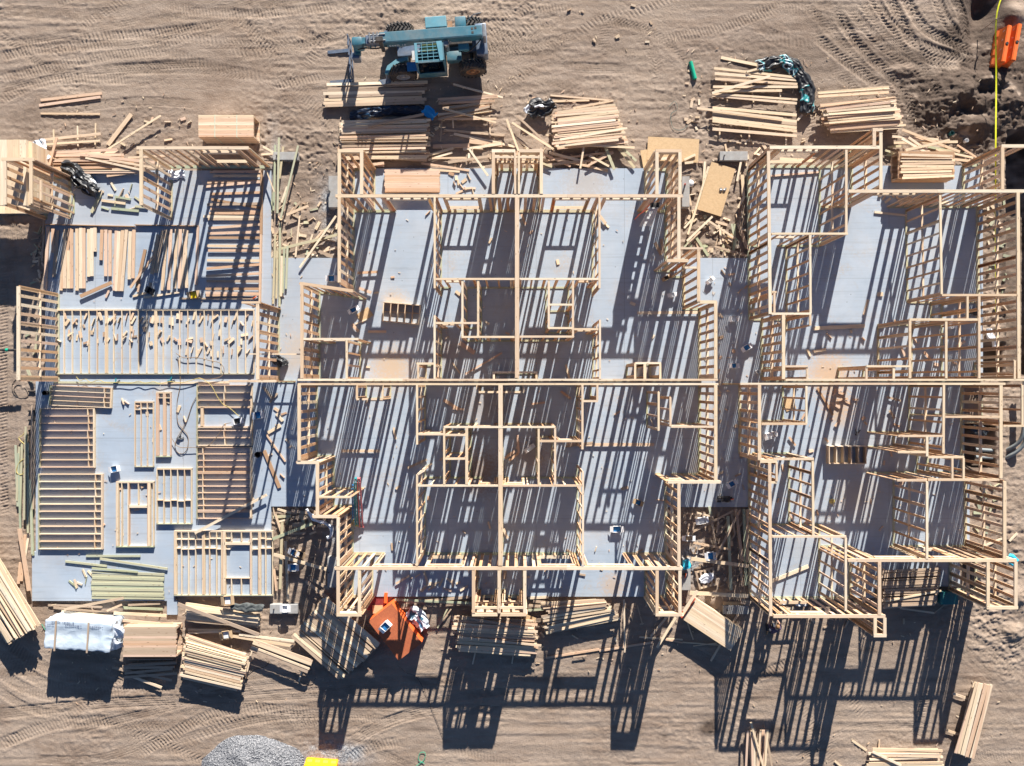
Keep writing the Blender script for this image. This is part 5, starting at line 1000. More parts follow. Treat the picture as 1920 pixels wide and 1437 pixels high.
cloth('crumpled_tarp', 'tarp_bw', sp([(990, 216), (1005, 200), (1020, 203), (1036, 192)], 0.05), .42, 4, 'crumpled grey and white wrap left of the tall board stack', 'tarp', amp=.16, nu=80, nv=40)
cloth('crumpled_tarp', 'tarp_wb', sp([(70, 262), (74, 276), (76, 290), (86, 303)], 0.3), .33, 5, 'small crumpled white wrap beside the tall pale lumber bundle', 'tarp', amp=.16)
cloth('crumpled_tarp', 'tarp_bw', sp([(118, 313), (135, 318), (150, 335), (168, 352), (184, 362)], 0.08), .42, 6, 'crumpled glossy black wrap lying on the corner of the left slab', 'tarp', amp=.18, nu=110, nv=40)
cloth('crumpled_tarp', 'tarp_navy', sp([(655, 218), (700, 209), (750, 206), (800, 208)], -.1), .3, 7, 'dark plastic sheet stretched between two lumber stacks in the machine shadow', 'tarp', amp=.1, nu=120)
cloth('crumpled_tarp', 'tarp_blue', sp([(794, 203), (806, 211), (816, 219)], .15), .26, 8, 'small bright blue tarp at the corner of the pink stack', 'tarp', amp=.05, nu=40, nv=24)
cloth('crumpled_tarp', 'tarp_wb', sp([(764, 1158), (778, 1152), (788, 1165), (796, 1180)], .0), .36, 9, 'crumpled dark and white wrap right of the orange box', 'tarp', amp=.2, nu=80, nv=40)
cloth('crumpled_tarp', 'tarp_grey', sp([(432, 1138), (460, 1140), (492, 1142)], .62), .2, 10, 'dark grey fabric draped over the white-topped stack', 'fabric', amp=.05)
cloth('crumpled_tarp', 'tarp_white', sp([(575, 955), (590, 975), (615, 985), (622, 1000), (612, 1010)], .1), .10, 14, 'twisted white plastic ribbon in the dirt gap below the left walkway', 'plastic sheet', amp=.08)
cloth('crumpled_tarp', 'tarp_white', sp([(1855, 616), (1858, 628), (1866, 640), (1868, 650)], -.1), .15, 15, 'crumpled white plastic beside the trench behind the right house', 'plastic sheet', amp=.12)
cloth('crumpled_tarp', 'tarp_tealcloth', sp([(1286, 1050), (1287, 1060), (1288, 1068)], .42), .2, 16, 'bright teal cloth bag on the concrete pad below the right walkway', 'cloth', amp=.1, nu=40)
cloth('crumpled_tarp', 'tarp_black', sp([(513, 678), (522, 676), (531, 680), (533, 688)], .02), .24, 17, 'black bin bag on the left walkway beside the standing wall', 'bin bag', amp=.24, nu=50, nv=30)
cloth('crumpled_tarp', 'tarp_black', sp([(1826, 742), (1836, 741), (1843, 743)], .02), .18, 18, 'black bag on the floor at the far side of the right house', 'bin bag', amp=.1, nu=40)
cloth('crumpled_tarp', 'tarp_black', sp([(1818, 806), (1835, 805), (1850, 812)], -.35), .3, 19, 'black plastic in the pit behind the right house', 'plastic sheet', amp=.14, nu=50)
cloth('crumpled_tarp', 'tarp_white', sp([(314, 328), (345, 326)], .02), .22, 20, 'small blue-white scrap of wrap at the foot of the window wall', 'plastic sheet', amp=.06, nu=30)
cloth('crumpled_tarp', 'tarp_tealcloth', sp([(1893, 1045), (1908, 1058)], 0.6), .22, 22, 'pale teal sheet corner sticking out past the right house corner', 'tarp', amp=.04, nu=30)
cloth('crumpled_tarp', 'tarp_black', sp([(1810, 1045), (1824, 1075), (1830, 1100)], -.1), .35, 23, 'dark green-black cover on the dirt inside the right corner frame', 'tarp', amp=.08, nu=50)

# ------------------------------------------------------------------ sheets of board
def sheet(label, x, y, w, d, rz, mat='osb', z=None, name='sheet_board'):
    z = gz(x, y) + .05 if z is None else z
    cx, cy = W(x, y, z)
    s = Sh().box((0, 0, 0), (w, d, .014)); o = s.build(name, mat, None, Matrix.Translation((cx, cy, z)) @ Matrix.Rotation(R(rz), 4, 'Z')); return tag(o, label, 'board sheet')
sheet('large tilted tan board sheet on the dirt between two houses', 1343, 355, 1.22, 2.42, -17, z=0.02)
sheet('tan board sheet lying behind the right porch of the middle house', 1262, 281, 2.5, 1.15, -3, z=-.02)
sheet('small tan board piece under the right porch of the middle house', 1213, 298, .5, .9, 10, z=-.04)
sheet('small tan board square on the floor of the middle house', 684, 591, .7, .5, 35, z=.02)
sheet('tan board scrap in the dirt strip right of the middle house', 1368, 448, .45, .35, 30, z=.02)
sheet('tan board scrap between the two lower stacks of the middle house', 990, 1168, .6, .7, -20, z=-.05)
sheet('pale board leaning on the bottom edge of the right walkway', 1375, 1138, 1.0, .5, 0, 'osb', z=-.02)
# nails bag on sheet
t = thing('glove_pair', 'pair of grey gloves on the large tilted board sheet', 'gloves', *W(1354, 357, .05), .03)
for k, (dx, a) in enumerate(((-.06, .4), (.1, -.5))):
    s = Sh().ball((dx, 0, .03), .08, 1, .8, .4, 12)
    for f in range(4): s.cyl((dx + math.cos(a + 1.2) * .05 + (f - 1.5) * .028, .04, .03), (dx + (f - 1.5) * .032 + math.cos(a + 1.2) * .1, .12, .02), .014, .011, 8)
    s.build('glove', 'grey', t, smooth=True)

# ------------------------------------------------------------------ concrete pads
def pad(label, x0, y0, x1, y1, h=.28, extra=None, rz=0):
    z0 = GZ - .1; zt = z0 + h + .1
    ax, ay = W(x0, y0, zt); bx, by = W(x1, y1, zt)
    t = thing('concrete_pad', label, 'concrete pad', (ax + bx) / 2, (ay + by) / 2, z0, R(rz), group='small concrete pads beside the buildings')
    Sh().box((0, 0, (h + .1) / 2), (abs(bx - ax), abs(ay - by), h + .1), bev=.012).build('pad_body', 'block', t)
    s = Sh(); s.cyl((-abs(bx - ax) * .35, 0, h + .1), (-abs(bx - ax) * .35, 0, h + .2), .03).build('conduit_stub', 'black', t)
    return zt
pad('long concrete pad behind the right house corner with a black stub', 1350, 284, 1402, 301)
pad('concrete pad half hidden by greenish boards at the left slab corner', 512, 285, 559, 300)
pad('tall narrow concrete pad tucked under the left porch of the middle house', 616, 330, 633, 389, .42)
pad('tall narrow concrete pad at the right side of the middle house with a red bottle', 1279, 331, 1293, 388, .42)
pad('narrow bluish pad at the lower left corner of the middle house', 614, 1045, 632, 1102, .4)
pad('narrow pad with a teal bag at the lower right corner of the middle house', 1278, 1048, 1295, 1107, .4)
pad('pad with a white paper box below the largest square lying panel', 506, 1134, 558, 1151, .26)
pad('bluish pad below the red-ended stack at the right house corner', 1356, 1136, 1404, 1152, .2)

# ------------------------------------------------------------------ small things
def crate(label, x, y, z, w, d, h, rz, outer='white', inner='blue', name='cardboard_box', cat='box'):
    cx, cy = W(x, y, z + h); t = thing(name, label, cat, cx, cy, z, R(rz))
    s = Sh(); th = .012
    for sx in (-1, 1): s.box((sx * (w / 2 - th / 2), 0, h / 2), (th, d, h)); s.box((0, sx * (d / 2 - th / 2), h / 2), (w - 2 * th, th, h))
    s.box((0, 0, th / 2), (w - .03, d - .03, th)); s.build('box_walls', outer, t)
    Sh().box((0, 0, h * .35), (w * .8, d * .8, h * .5)).build('box_contents', inner, t)
    for sx in (-1, 1): Sh().box((sx * (w / 2 + .07), 0, h - .02), (.15, d * .95, .006), ry=sx * R(25)).build('flap', outer, t)
sites = [(722, 1176, .76, .36, .36, 45, 'white', 'blue', 'blue-topped white paper box on the orange box'), (1377, 598, .01, .25, .28, 3, 'white', 'white', 'white nail box on the right walkway, uppermost one'), (1401, 652, .01, .3, .26, 30, 'white', 'blue', 'white nail box on the right walkway beside the wall of the right house'), (1377, 686, .01, .24, .24, 0, 'white', 'blue', 'blue and white nail box in the middle of the right walkway'),
         (1373, 908, .01, .28, .28, 30, 'white', 'blue', 'blue and white nail box near the bottom of the right walkway'), (1446, 817, .01, .4, .3, 20, 'white', 'white', 'opened white nail box on the floor of the right house'), (1157, 993, .01, .4, .3, 0, 'white', 'blue', 'opened white box on the lower right floor of the middle house'), (993, 841, .01, .3, .22, 35, 'white', 'white', 'white box on the dark floor near the central wall'),
         (213, 880, .01, .3, .3, 10, 'white', 'blue', 'white box on the left slab above the header panel'), (483, 779, .01, .3, .36, 10, 'white', 'blue', 'blue-white box on the right edge of the left slab'), (444, 790, .01, .32, .3, 10, 'white', 'black', 'white box inside the window hole of the lying panel'), (280, 545, 0, .0 + .2, .3, -30, 'black', 'black', 'small black tool case on the upper left slab'), (362, 553, .01, .36, .36, 10, 'card', 'yellow', 'open carton of scraps on the upper left slab'),
         (426, 1127, .55, .36, .44, 5, 'card', 'white', 'open carton on the white-topped stack'), (423, 1192, .1, .36, .4, 10, 'card', 'white', 'open carton wedged behind the crooked stack'), (550, 1037, -.1, .3, .3, -25, 'white', 'blue', 'blue box on the dirt gap left of the middle house, tilted one'), (562, 1040, -.1, .3, .3, -30, 'card', 'black', 'empty brown carton on the dirt gap left of the middle house'), (549, 1065, -.1, .3, .34, 0, 'white', 'blue', 'blue box on the dirt gap left of the middle house, lower one'),
         (1317, 977, .0, .36, .3, 12, 'white', 'white', 'white box on the dirt gap right of the middle house, uppermost one'), (1292, 1010, .0, .36, .26, 0, 'white', 'card', 'white box beside the wall post in the right dirt gap'), (1333, 1044, .0, .3, .4, 5, 'white', 'blue', 'white box by the long plank in the right dirt gap'), (662, 581, .01, .3, .24, 30, 'white', 'blue', 'small open blue box on the upper left floor of the middle house'),
         (534, 1142, .14, .24, .34, 0, 'white', 'white', 'white paper box on the concrete pad below the square panel'), (1467, 1130, .01, .3, .2, 0, 'white', 'blue', 'blue-white box in the window bay at the lower right house, left one'), (1503, 1132, .01, .28, .26, 0, 'white', 'blue', 'blue-white box in the window bay at the lower right house, right one'), (1250, 521, .01, .22, .2, 30, 'card', 'black', 'black carton on the right floor of the middle house'),
         (1197, 943, .01, .26, .26, -20, 'card', 'blue', 'carton with blue lining on the lower right floor of the middle house'), (1261, 553, .01, .2, .2, 10, 'white', 'white', 'tiny white carton on the right floor of the middle house'), (1332, 531 - 5, .01, .22, .2, 40, 'white', 'white', 'white scrap box in the porch corner right of the middle house'), (1783, 613, .01, .3, .16, 0, 'white', 'white', 'white box under the top plate of the right house bathroom'), (621, 522, .01, .3, .3, 0, 'white', 'blue', 'white box at the left end of the middle house floor')]
for x, y, z, w, d, h_r, o_, i_, lb in sites: crate(lb, x, y, z, w, d, .22, h_r, o_, i_)
# buckets, rolls
def bucket(label, x, y, z, mat, r=.15, h=.36):
    t = thing('bucket', label, 'bucket', *W(x, y, z + h), z)
    Sh().lathe([(0.001, .01), (r * .85, .01), (r, h), (r * .95, h), (r * .82, .03), (0.001, .03)], (0, 0, 0), 'z', 20).build('bucket_shell', mat, t, smooth=True)
    Sh().tube([(r * math.cos(a) * 1.02, r * .9 * math.sin(a) * 1.0, h - .02 + .0 * a) for a in [i * math.pi / 12 for i in range(13)]], .006, 6).build('handle', 'grey', t)
bucket('black bucket at the right edge of the left slab', 483, 853, .0, 'black'); bucket('dark bucket standing in the shade by the left slab corner', 83, 737, 0, 'black', .12, .3); bucket('white bucket on the floor of the right house near the party wall', 1423, 697, 0, 'white', .11, .28)
bucket('small green can on the dirt above the right house', 1786, 249, gz(1786, 249), 'darkteal', .1, .25); bucket('small white can on the dirt above the right house', 1813, 263, gz(1813, 263), 'white', .1, .22)
t = thing('green_tube', 'bright green plastic tube lying on the dirt near the top', 'tube', *W(1300, 131, 0), gz(1300, 131) + .07)
Sh().cyl((-.12, .42, 0), (.1, -.42, 0), .1, .1, 20).build('tube_shell', 'green', t, smooth=True); Sh().cyl((-.124, .428, 0), (-.119, .41, 0), .07, .07, 16).build('tube_mouth', 'black', t)
# yellow sack, red bottle
tag(Sh().ball((*W(1560, 940, .05), .06), .14, 1, .9, .45, 14).build('yellow_hose_bundle', 'cord_yellow', smooth=True), 'small yellow bundle on the floor of the right house', 'bundle')
tag(Sh().cyl((*W(1286, 344, .45), .27), (*W(1286, 344, .6), .47), .045, .03, 12).build('bottle', 'red', smooth=True), 'small red bottle standing on the narrow concrete pad', 'bottle')
tag(Sh().ball((*W(1296, 343, .1), .0), .16, 1, 1.1, .7, 12).build('white_bag', 'white', smooth=True), 'small white bag beside the pad with the red bottle', 'bag')
# power saw and tools
def saw(label, x, y, z, rz):
    t = thing('circular_saw', label, 'power saw', *W(x, y, z + .1), z, R(rz))
    Sh().box((0, 0, .01), (.30, .16, .012)).build('base_plate', 'grey', t); Sh().cyl((0, -.01, .09), (0, .01, .09), .092, .092, 24).build('blade', 'alu', t)
    Sh().cyl((0, .02, .1), (0, .15, .1), .05, .05, 16).build('motor', 'black', t, smooth=True); Sh().tube(smooth_path([(-.14, .05, .06), (-.12, .05, .17), (0, .05, .2), (.08, .05, .16)], .03), .018, 8).build('handle', 'orangepaint', t, smooth=True)
saw('circular saw on the pad beside the teal bag', 1287, 1078, .28, 80); saw('circular saw on the walkway right end, lower one', 1372, 938, .0, 10); saw('circular saw at the corner of the left slab by the wall panel', 480, 560, .0, 30)
def compressor(label, x, y):
    t = thing('air_compressor', label, 'air compressor', *W(x, y, .3), 0)
    Sh().cyl((-.3, 0, .2), (.3, 0, .2), .13, .13, 20).build('tank', 'black', t, smooth=True); Sh().box((0, 0, .4), (.3, .22, .16), bev=.02).build('motor', 'black', t)
    for sx in (-.2, .2): Sh().cyl((sx, -.18, .1), (sx, -.13, .1), .1, .1, 16).build('wheel', 'rubber', t, smooth=True)
    Sh().tube(smooth_path([(-.35, 0, .25), (-.45, 0, .55), (-.2, 0, .6)], .05), .014).build('handle', 'grey', t)
compressor('black air compressor near the bottom of the right walkway', 1358, 936); compressor('black compressor by the trench at the edge of the right house', 1826, 584)
# nail guns
def nailer(label, x, y, rz, mat='tealpaint'):
    t = thing('nail_gun', label, 'nail gun', *W(x, y, .1), 0.01, R(rz))
    Sh().box((0, 0, .06), (.12, .07, .1), bev=.01).build('body', 'grey', t); Sh().cyl((-.1, 0, .06), (.0, 0, .06), .045, .05, 14).build('head', mat, t, smooth=True)
    Sh().box((.13, .04, .04), (.2, .035, .05), rz=.5).build('handle', 'black', t); Sh().box((.02, .12, .04), (.04, .22, .03), rz=-.3).build('magazine', mat, t)
nailer('nail gun on the strip below the long lying panel, left one', 216, 718, 10, 'tealpaint'); nailer('nail gun on the strip below the long lying panel, right one', 318, 715, -10, 'tealpaint'); nailer('nail gun on the floor near the panel window of the right house', 1608, 814, 30, 'black'); nailer('nail gun hanging about on the narrow slim panel hose', 335, 823, -10, 'black')
# hoses
def hose(label, pts, r=.012, mat='cord_yellow', z=.03, name='air_hose', cat='hose'):
    P = smooth_path([(*W(x, y, z), (zz[0] if zz else z)) for x, y, *zz in pts], .07)
    tag(Sh().tube(P, r, 6).build(name, mat, smooth=True), label, cat)
hose('wavy yellow air hose along the sill plate below the long panel', [(143, 707), (150, 714), (160, 711), (170, 717), (185, 713), (200, 718), (225, 717), (245, 719), (260, 715), (272, 719), (288, 716), (300, 720), (318, 716), (340, 718), (360, 713), (375, 710), (395, 722), (408, 745), (418, 758), (430, 765), (445, 778), (458, 788)], .015, 'cord_yellow', .14)
hose('dark air hose looping over the right end of the long panel', [(330, 663), (345, 671), (370, 671), (395, 677), (412, 681), (420, 693), (415, 706), (390, 712), (372, 708)], .016, 'cord_brown', .12)
hose('brown air hose looping between the slim panels', [(333, 670), (336, 690), (338, 720), (332, 755), (333, 790), (341, 803), (352, 818), (352, 838), (345, 850), (335, 850), (328, 838), (332, 822), (338, 812), (350, 790), (360, 760), (368, 745)], .016, 'cord_brown', .05)
hose('thin hose running across the lying panels to the window box', [(323, 823), (335, 838), (365, 839), (390, 836), (410, 815), (420, 797), (440, 792)], .014, 'cord_brown', .15)
hose('yellow hose coiled on the dirt at the left slab edge', [(50, 806), (42, 817), (35, 822), (48, 833), (52, 815), (47, 835), (50, 855), (36, 868), (31, 885), (42, 890), (52, 870)], .022, 'cord_yellow', .05)
hose('dark coil of cable on the dirt left of the slab', [(30, 712), (23, 722), (25, 738), (38, 747), (52, 744), (48, 730), (35, 722), (26, 730), (34, 745)], .014, 'black', -.1)
hose('green wire on the dirt near the green tube', [(1255, 200), (1265, 190), (1270, 205), (1258, 215), (1262, 240), (1278, 244), (1290, 236)], .01, 'darkteal', -.1, 'wire', 'wire'); hose('small green wire loop on the dirt at the bottom edge', [(780, 1437), (795, 1425), (797, 1412), (788, 1412), (785, 1425), (796, 1432)], .014, 'green', -.1, 'wire', 'wire')
hose('thin green strap beside the wrapped lumber pack', [(78, 1170), (84, 1180), (90, 1190)], .012, 'green', -.1, 'strap', 'strap'); hose('dark hose curling at the foot of the planks on sticks', [(447, 1232), (462, 1262), (475, 1256), (498, 1250), (505, 1240)], .014, 'black', -.1)
hose('grey wire curling on the dirt below the plank rack', [(561, 1275), (570, 1282), (585, 1280), (592, 1272)], .01, 'black', -.1, 'wire', 'wire')
hose('dark wire strung from the middle house to the dirt below the orange box', [(750, 1237, .7), (762, 1262, -.1), (788, 1280, -.1), (832, 1385, -.1)], .009, 'black', -.1, 'wire', 'wire')
# black pipe with green collar at the left edge
t = thing('black_pipe', 'black pipe with a green collar poking in at the left edge', 'pipe', *W(0, 657, 1), 0)
Sh().cyl((*[a - b for a, b in zip(W(-60, 655, 1.1), W(0, 657, 1))], 1.1), (*[a - b for a, b in zip(W(33, 657, 1.1), W(0, 657, 1))], 1.1), .06, .06, 16).build('pipe_body', 'black', t, smooth=True)
Sh().cyl((*[a - b for a, b in zip(W(11, 656.5, 1.1), W(0, 657, 1))], 1.1), (*[a - b for a, b in zip(W(16, 656.6, 1.1), W(0, 657, 1))], 1.1), .075, .075, 16).build('collar', 'green', t, smooth=True)
for k, y in enumerate((734, 771, 788, 808, 851)):
    x, yy = W(62, y, .0)
    tag(Sh().cyl((x - .25, yy, -.05), (x + .25, yy, -.05), .05, .05, 12).build('conduit_stub', 'black', smooth=True), ['topmost black pipe stub poking out of the left slab edge', 'second black pipe stub from the top at the left slab edge', 'third black pipe stub from the top at the left slab edge', 'fourth black pipe stub from the top at the left slab edge', 'lowest black pipe stub poking out of the left slab edge'][k], 'pipe stub', 'black pipe stubs along the left slab edge')
# anchor bolts as little hooks
# grey conduits at right
t = thing('conduit_bundle', 'pair of thick grey conduits bending up out of the pit behind the right house', 'conduit', *W(1880, 850), -.4)
bx, by = W(1880, 850)
for k, (dy, rr) in enumerate(((0, 0), (14, 6))):
    P = [(*W(1830, 843 + dy, -.4), -.45), (*W(1880, 846 + dy, -.2), -.35), (*W(1898, 841 + dy, .1), -.05), (*W(1914 + rr, 826 + dy * .6, .3), .25), (*W(1920 + rr, 795, .4), .4), (*W(1921 + rr, 715, .4), .4)]
    Sh().tube(smooth_path([(a - bx, b_ - by, c + .4) for a, b_, c in P], .12), .09, 14).build('conduit', 'pvc', t, smooth=True)
# caution tape
P = [(*W(1882, -15, .9), .9), (*W(1868, 36, .9), .9), (*W(1868, 150, .75), .75), (*W(1867, 277, .9), .9), (*W(1868, 420, .75), .7), (*W(1870, 560, .7), .6), (*W(1872, 690, .6), .5)]
t = thing('caution_tape', 'long yellow caution tape strung beside the trench at the right', 'caution tape', *W(1868, 36, .9), 0)
bm = bmesh.new(); ox, oy = W(1868, 36, .9); prev = None
for i, p in enumerate(smooth_path(P, .2)):
    a = .6 + .35 * math.sin(i * .17); dx, dz = .032 * math.cos(a), .032 * math.sin(a)
    cur = (bm.verts.new((p.x - ox - dx, p.y - oy, p.z - dz)), bm.verts.new((p.x - ox + dx, p.y - oy, p.z + dz)))
    if prev: bm.faces.new((prev[0], prev[1], cur[1], cur[0]))
    prev = cur
me = bpy.data.meshes.new('tape'); bm.to_mesh(me); bm.free(); me.materials.append(M['tape']); link(bpy.data.objects.new('tape_strip', me), WM[t.name], t)
Sh().cyl((0, 0, -.3), (0, 0, .95), .02, .02, 8).build('stake', 'w', t)

# ------------------------------------------------------------------ barriers
def barrier(label, x, y, L, rz, mat, h=.85, bw=.5):
    t = thing('water_barrier', label, 'traffic barrier', *W(x, y, h), gz(min(1919, x), min(1436, y)) - .03, R(rz), group='plastic traffic barriers')
    prof = [(-bw / 2, 0), (bw / 2, 0), (bw / 2, .14), (bw * .28, .42), (bw * .2, h), (-bw * .2, h), (-bw * .28, .42), (-bw / 2, .14)]
    s = Sh(); s.prism(prof, -L / 2, L / 2, 'x'); bmesh.ops.bevel(s.b, geom=s.b.edges[:], offset=.03, segments=2, affect='EDGES'); s.build('barrier_body', mat, t, smooth=True)
    s = Sh()
    for k in range(4):
        for sd in (-1, 1): s.box((-L / 2 + L * (k + .5) / 4, sd * bw * .36, .28), (L * .16, .05, .2), rx=sd * .6, bev=.015)
    s.build('rib', mat, t)
    Sh().cyl((0, 0, h - .01), (0, 0, h + .025), .07, .07, 16).build('fill_cap', 'black', t)
    s = Sh()
    for k in range(4): s.box((-L / 2 + L * (k + .45) / 4, bw * .245, h * .66), (.2, .008, .025), ry=-.9)
    s.build('warning_stripe', 'white', t)
barrier('orange barrier by the excavation, the one nearer the yellow tape', 1892, 79, 1.8, 80, 'orange'); barrier('orange barrier by the excavation, the one cut by the photo edge', 1911, 76, 1.8, 80, 'orange')
barrier('yellow-orange barrier cropped at the bottom edge beside the gravel', 597, 1446, 1.55, -4, 'yelloworange', h=.62)

# ------------------------------------------------------------------ orange box
t = thing('site_box', 'low orange-painted plywood box with a stained top standing askew', 'plywood box', *W(741, 1185, .7), GZ, R(-52.5))
Lx, Ly, hh = 2.36, 1.38, .86
s = Sh(); s.box((0, Ly / 2, hh / 2), (Lx, .03, hh)); s.box((0, -Ly / 2, hh / 2), (Lx, .03, hh)); s.box((-Lx / 2, 0, hh / 2), (.03, Ly - .03, hh)); s.box((Lx / 2, 0, hh / 2), (.03, Ly - .03, hh)); s.build('side_panel', 'orangepaint', t)
Sh().box((0, 0, hh + .01), (Lx + .02, Ly + .02, .02)).build('lid', 'osbred', t)
tag(Sh().box((*W(723, 1122, .1), .02), (.16, .5, .09), rz=-.05).build('orange_post', 'orangepaint'), 'short orange plank leaning against the slab edge above the orange box', 'plank')
tag(Sh().box((*W(704, 1132, 0), -.06), (.9, .6, .02), rz=.1).build('shaded_orange_sheet', 'orange_shaded'), 'orange sheet with shade in its colour, on the dirt between slab and orange box', 'board sheet')  # orange sheet lying in shade, painted dark red to carry that shade
sheet('weathered tan sheet scrap left of the orange box', 708, 1143, .5, .4, 0, z=.04)

# teal job box
t = thing('toolbox', 'dark teal rounded toolbox at the patio corner of the right house', 'toolbox', *W(1779, 1122, .4), 0 + GZ)
Sh().box((0, 0, .28), (.85, .58, .5), bev=.09).build('toolbox_body', 'darkteal', t, smooth=True); Sh().box((0, 0, .56), (.88, .6, .08), bev=.03).build('lid', 'darkteal', t, smooth=True); Sh().box((0, .31, .45), (.12, .03, .06)).build('latch', 'grey', t)
# rubble block with pallet
t = thing('pallet', 'small wood pallet with crushed grey bags in the right dirt gap', 'pallet', *W(1326, 1086, .15), gz(1326, 1086) + .02, R(14))
for sy in (-.4, 0, .4): Sh().box((0, sy, .05), (.95, .09, .09)).build('runner', 'p', t)
for k in range(5): Sh().box((-.42 + k * .21, 0, .105), (.1, .9, .018)).build('slat', 'w', t)
cloth('crushed_bags', 'tarp_white', [(-.35, -.05, .12), (0, .02, .12), (.35, .05, .12)], .22, 31, parent=t, amp=.06, nu=40)

# ------------------------------------------------------------------ ladders
def ladder(label, x0, y0, z0, x1, y1, z1, mat, w=.42, rungs=8, feet='yellow', back=True):
    p, q = Vector((*W(x0, y0, z0), z0)), Vector((*W(x1, y1, z1), z1)); u = (q - p).normalized(); s_ = Vector((0, 0, 1)).cross(u).normalized(); n = u.cross(s_)
    t = thing('step_ladder', label, 'ladder', p.x, p.y, 0); o = p.copy(); o.z = 0
    for sd in (-1, 1):
        a, b_ = p - o + s_ * sd * w / 2, q - o + s_ * sd * w * .36
        Mx, L = frame_mx(a, b_); Sh().box((0, 0, 0), (L, .035, .08)).build('rail', mat, t, Mx)
        Sh().box((0, 0, 0), (.1, .06, .11)).build('foot', feet, t, Matrix.Translation(a))
        if back:
            Mx2 = Matrix.Translation(n * .12) @ Mx; Sh().box((0, 0, 0), (L * .95, .03, .05)).build('rear_rail', mat, t, Mx2)
    for k in range(rungs):
        f = (k + .7) / (rungs + .4); c = p - o + (q - p) * f; ww = w * (1 - .28 * f)
        Mx, L = frame_mx(c - s_ * ww / 2, c + s_ * ww / 2); Sh().box((0, 0, 0), (L, .075, .025)).build('step', 'alu', t, Mx)
    Sh().box((0, 0, 0), (.1, w * .8, .14)).build('top_cap', mat, t, frame_mx(q - o, q - o + u * .1)[0])
ladder('blue folded stepladder on edge by the wall of the middle house', 664, 976, .1, 662, 912, 1.0, 'blue', .10); ladder('teal folded stepladder beside the blue one', 670, 986, .1, 667, 900, 1.3, 'tealpaint', .12); ladder('faded red folded stepladder beside the teal one', 678, 988, .1, 673, 900, 1.3, 'pink', .16, feet='pink')
t = thing('step_ladder', 'open stepladder with orange rear rails inside the upper right corner of the middle house', 'ladder', *W(1205, 415), 0)
o = Vector((*W(1205, 415), 0)); top = Vector((*W(1228, 385, 2.35), 2.35)) - o
ff = [Vector((*W(1199, 425), 0)) - o, Vector((*W(1221, 424), 0)) - o]; rf = [Vector((*W(1190, 412), 0)) - o, Vector((*W(1196, 404), 0)) - o]
for k, sd in enumerate((-.17, .17)):
    tp = top + Vector((sd, 0, 0)); Mx, L = frame_mx(ff[k], tp); Sh().box((0, 0, 0), (L, .03, .08)).build('rail', 'alu', t, Mx)
    Mx, L = frame_mx(rf[k], top + Vector((sd, .1, 0))); Sh().box((0, 0, 0), (L, .03, .05)).build('rear_rail', 'orangepaint', t, Mx)
for k in range(8):
    f = (k + .6) / 8.4; a = ff[0].lerp(top - Vector((.17, 0, 0)), f); b_ = ff[1].lerp(top + Vector((.17, 0, 0)), f); Mx, L = frame_mx(a, b_); Sh().box((0, 0, 0), (L, .13, .035)).build('step', 'alu', t, Mx)
Sh().box(tuple(top + Vector((0, 0, .03))), (.45, .22, .07), bev=.01).build('top_cap', 'black', t)
# leaning mini frames on floors (shadowing panels)
def smallframe(label, x0, y0, x1, y1, n, h=.1):
    cx, cy = W((x0 + x1) / 2, (y0 + y1) / 2, h); w, d = (x1 - x0) * S, (y1 - y0) * S; t = thing('small_frame', label, 'wall panel', cx, cy, 0, R(-5 if x0 < 1000 else 0))
    for s_ in (-1, 1): link(bpy.data.objects.new('plate', boxmesh(w, .04, h + .1, 'p')), WM[t.name] @ Matrix.Translation((0, s_ * d / 2, (h + .1) / 2 + .002)), t)
    for k in range(n): link(bpy.data.objects.new('stud', boxmesh(d - .05, .04, h + .09, 'p')), WM[t.name] @ Matrix.Translation((-w / 2 + .02 + (w - .04) * k / (n - 1), 0, (h + .1) / 2)) @ Matrix.Rotation(math.pi / 2, 4, 'Z'), t)
smallframe('short ladder-like frame on the upper left floor of the middle house', 718, 570, 787, 605, 6, .18); smallframe('short ladder-like frame on the floor of the right house', 1553, 837, 1623, 869, 6, .25)
sheet('tan board leaning in the corner room of the right house', 1480, 758, .5, .6, 20, z=.03)

# ------------------------------------------------------------------ gravel heap
def heap(label, cx, cy, rx, ry, h, seed, res=150):
    X, Y = W(cx, cy, 0); gx_, gy_ = rx * S, ry * S
    vs, fs = [], []; off_ = Vector((seed * 3.1, seed, 0))
    for j in range(res + 1):
        for i in range(res + 1):
            u, v = i / res * 2 - 1, j / res * 2 - 1
            # square to disc
            x = u * math.sqrt(1 - v * v / 2); y = v * math.sqrt(1 - u * u / 2); r = math.hypot(x, y)
            q = Vector((x * gx_, y * gy_, 0)); k = 1 + .16 * mnoise.noise(q * .8 + off_)
            z = h * max(0, 1 - r ** 1.6) + (.10 * mnoise.noise(q * 1.4 + off_) + .05 * (1 - abs(mnoise.noise(Vector((q.x * .8, q.y * 2.6, 2)) + off_)) * 2) + .035 * mnoise.noise(q * 9) + .03 * mnoise.noise(q * 17)) * min(1, (1 - r) * 5)
            vs.append((x * gx_ * k, y * gy_ * k, z - .02))
    for j in range(res):
        for i in range(res): a = j * (res + 1) + i; fs.append((a, a + 1, a + res + 2, a + res + 1))
    me = bpy.data.meshes.new('gravel_heap'); me.from_pydata(vs, [], fs); me.materials.append(M['gravel']); me.polygons.foreach_set('use_smooth', [True] * len(fs)); me.update()
    tag(link(bpy.data.objects.new('gravel_heap', me), Matrix.Translation((X, Y, GZ))), label, 'gravel', kind='stuff')
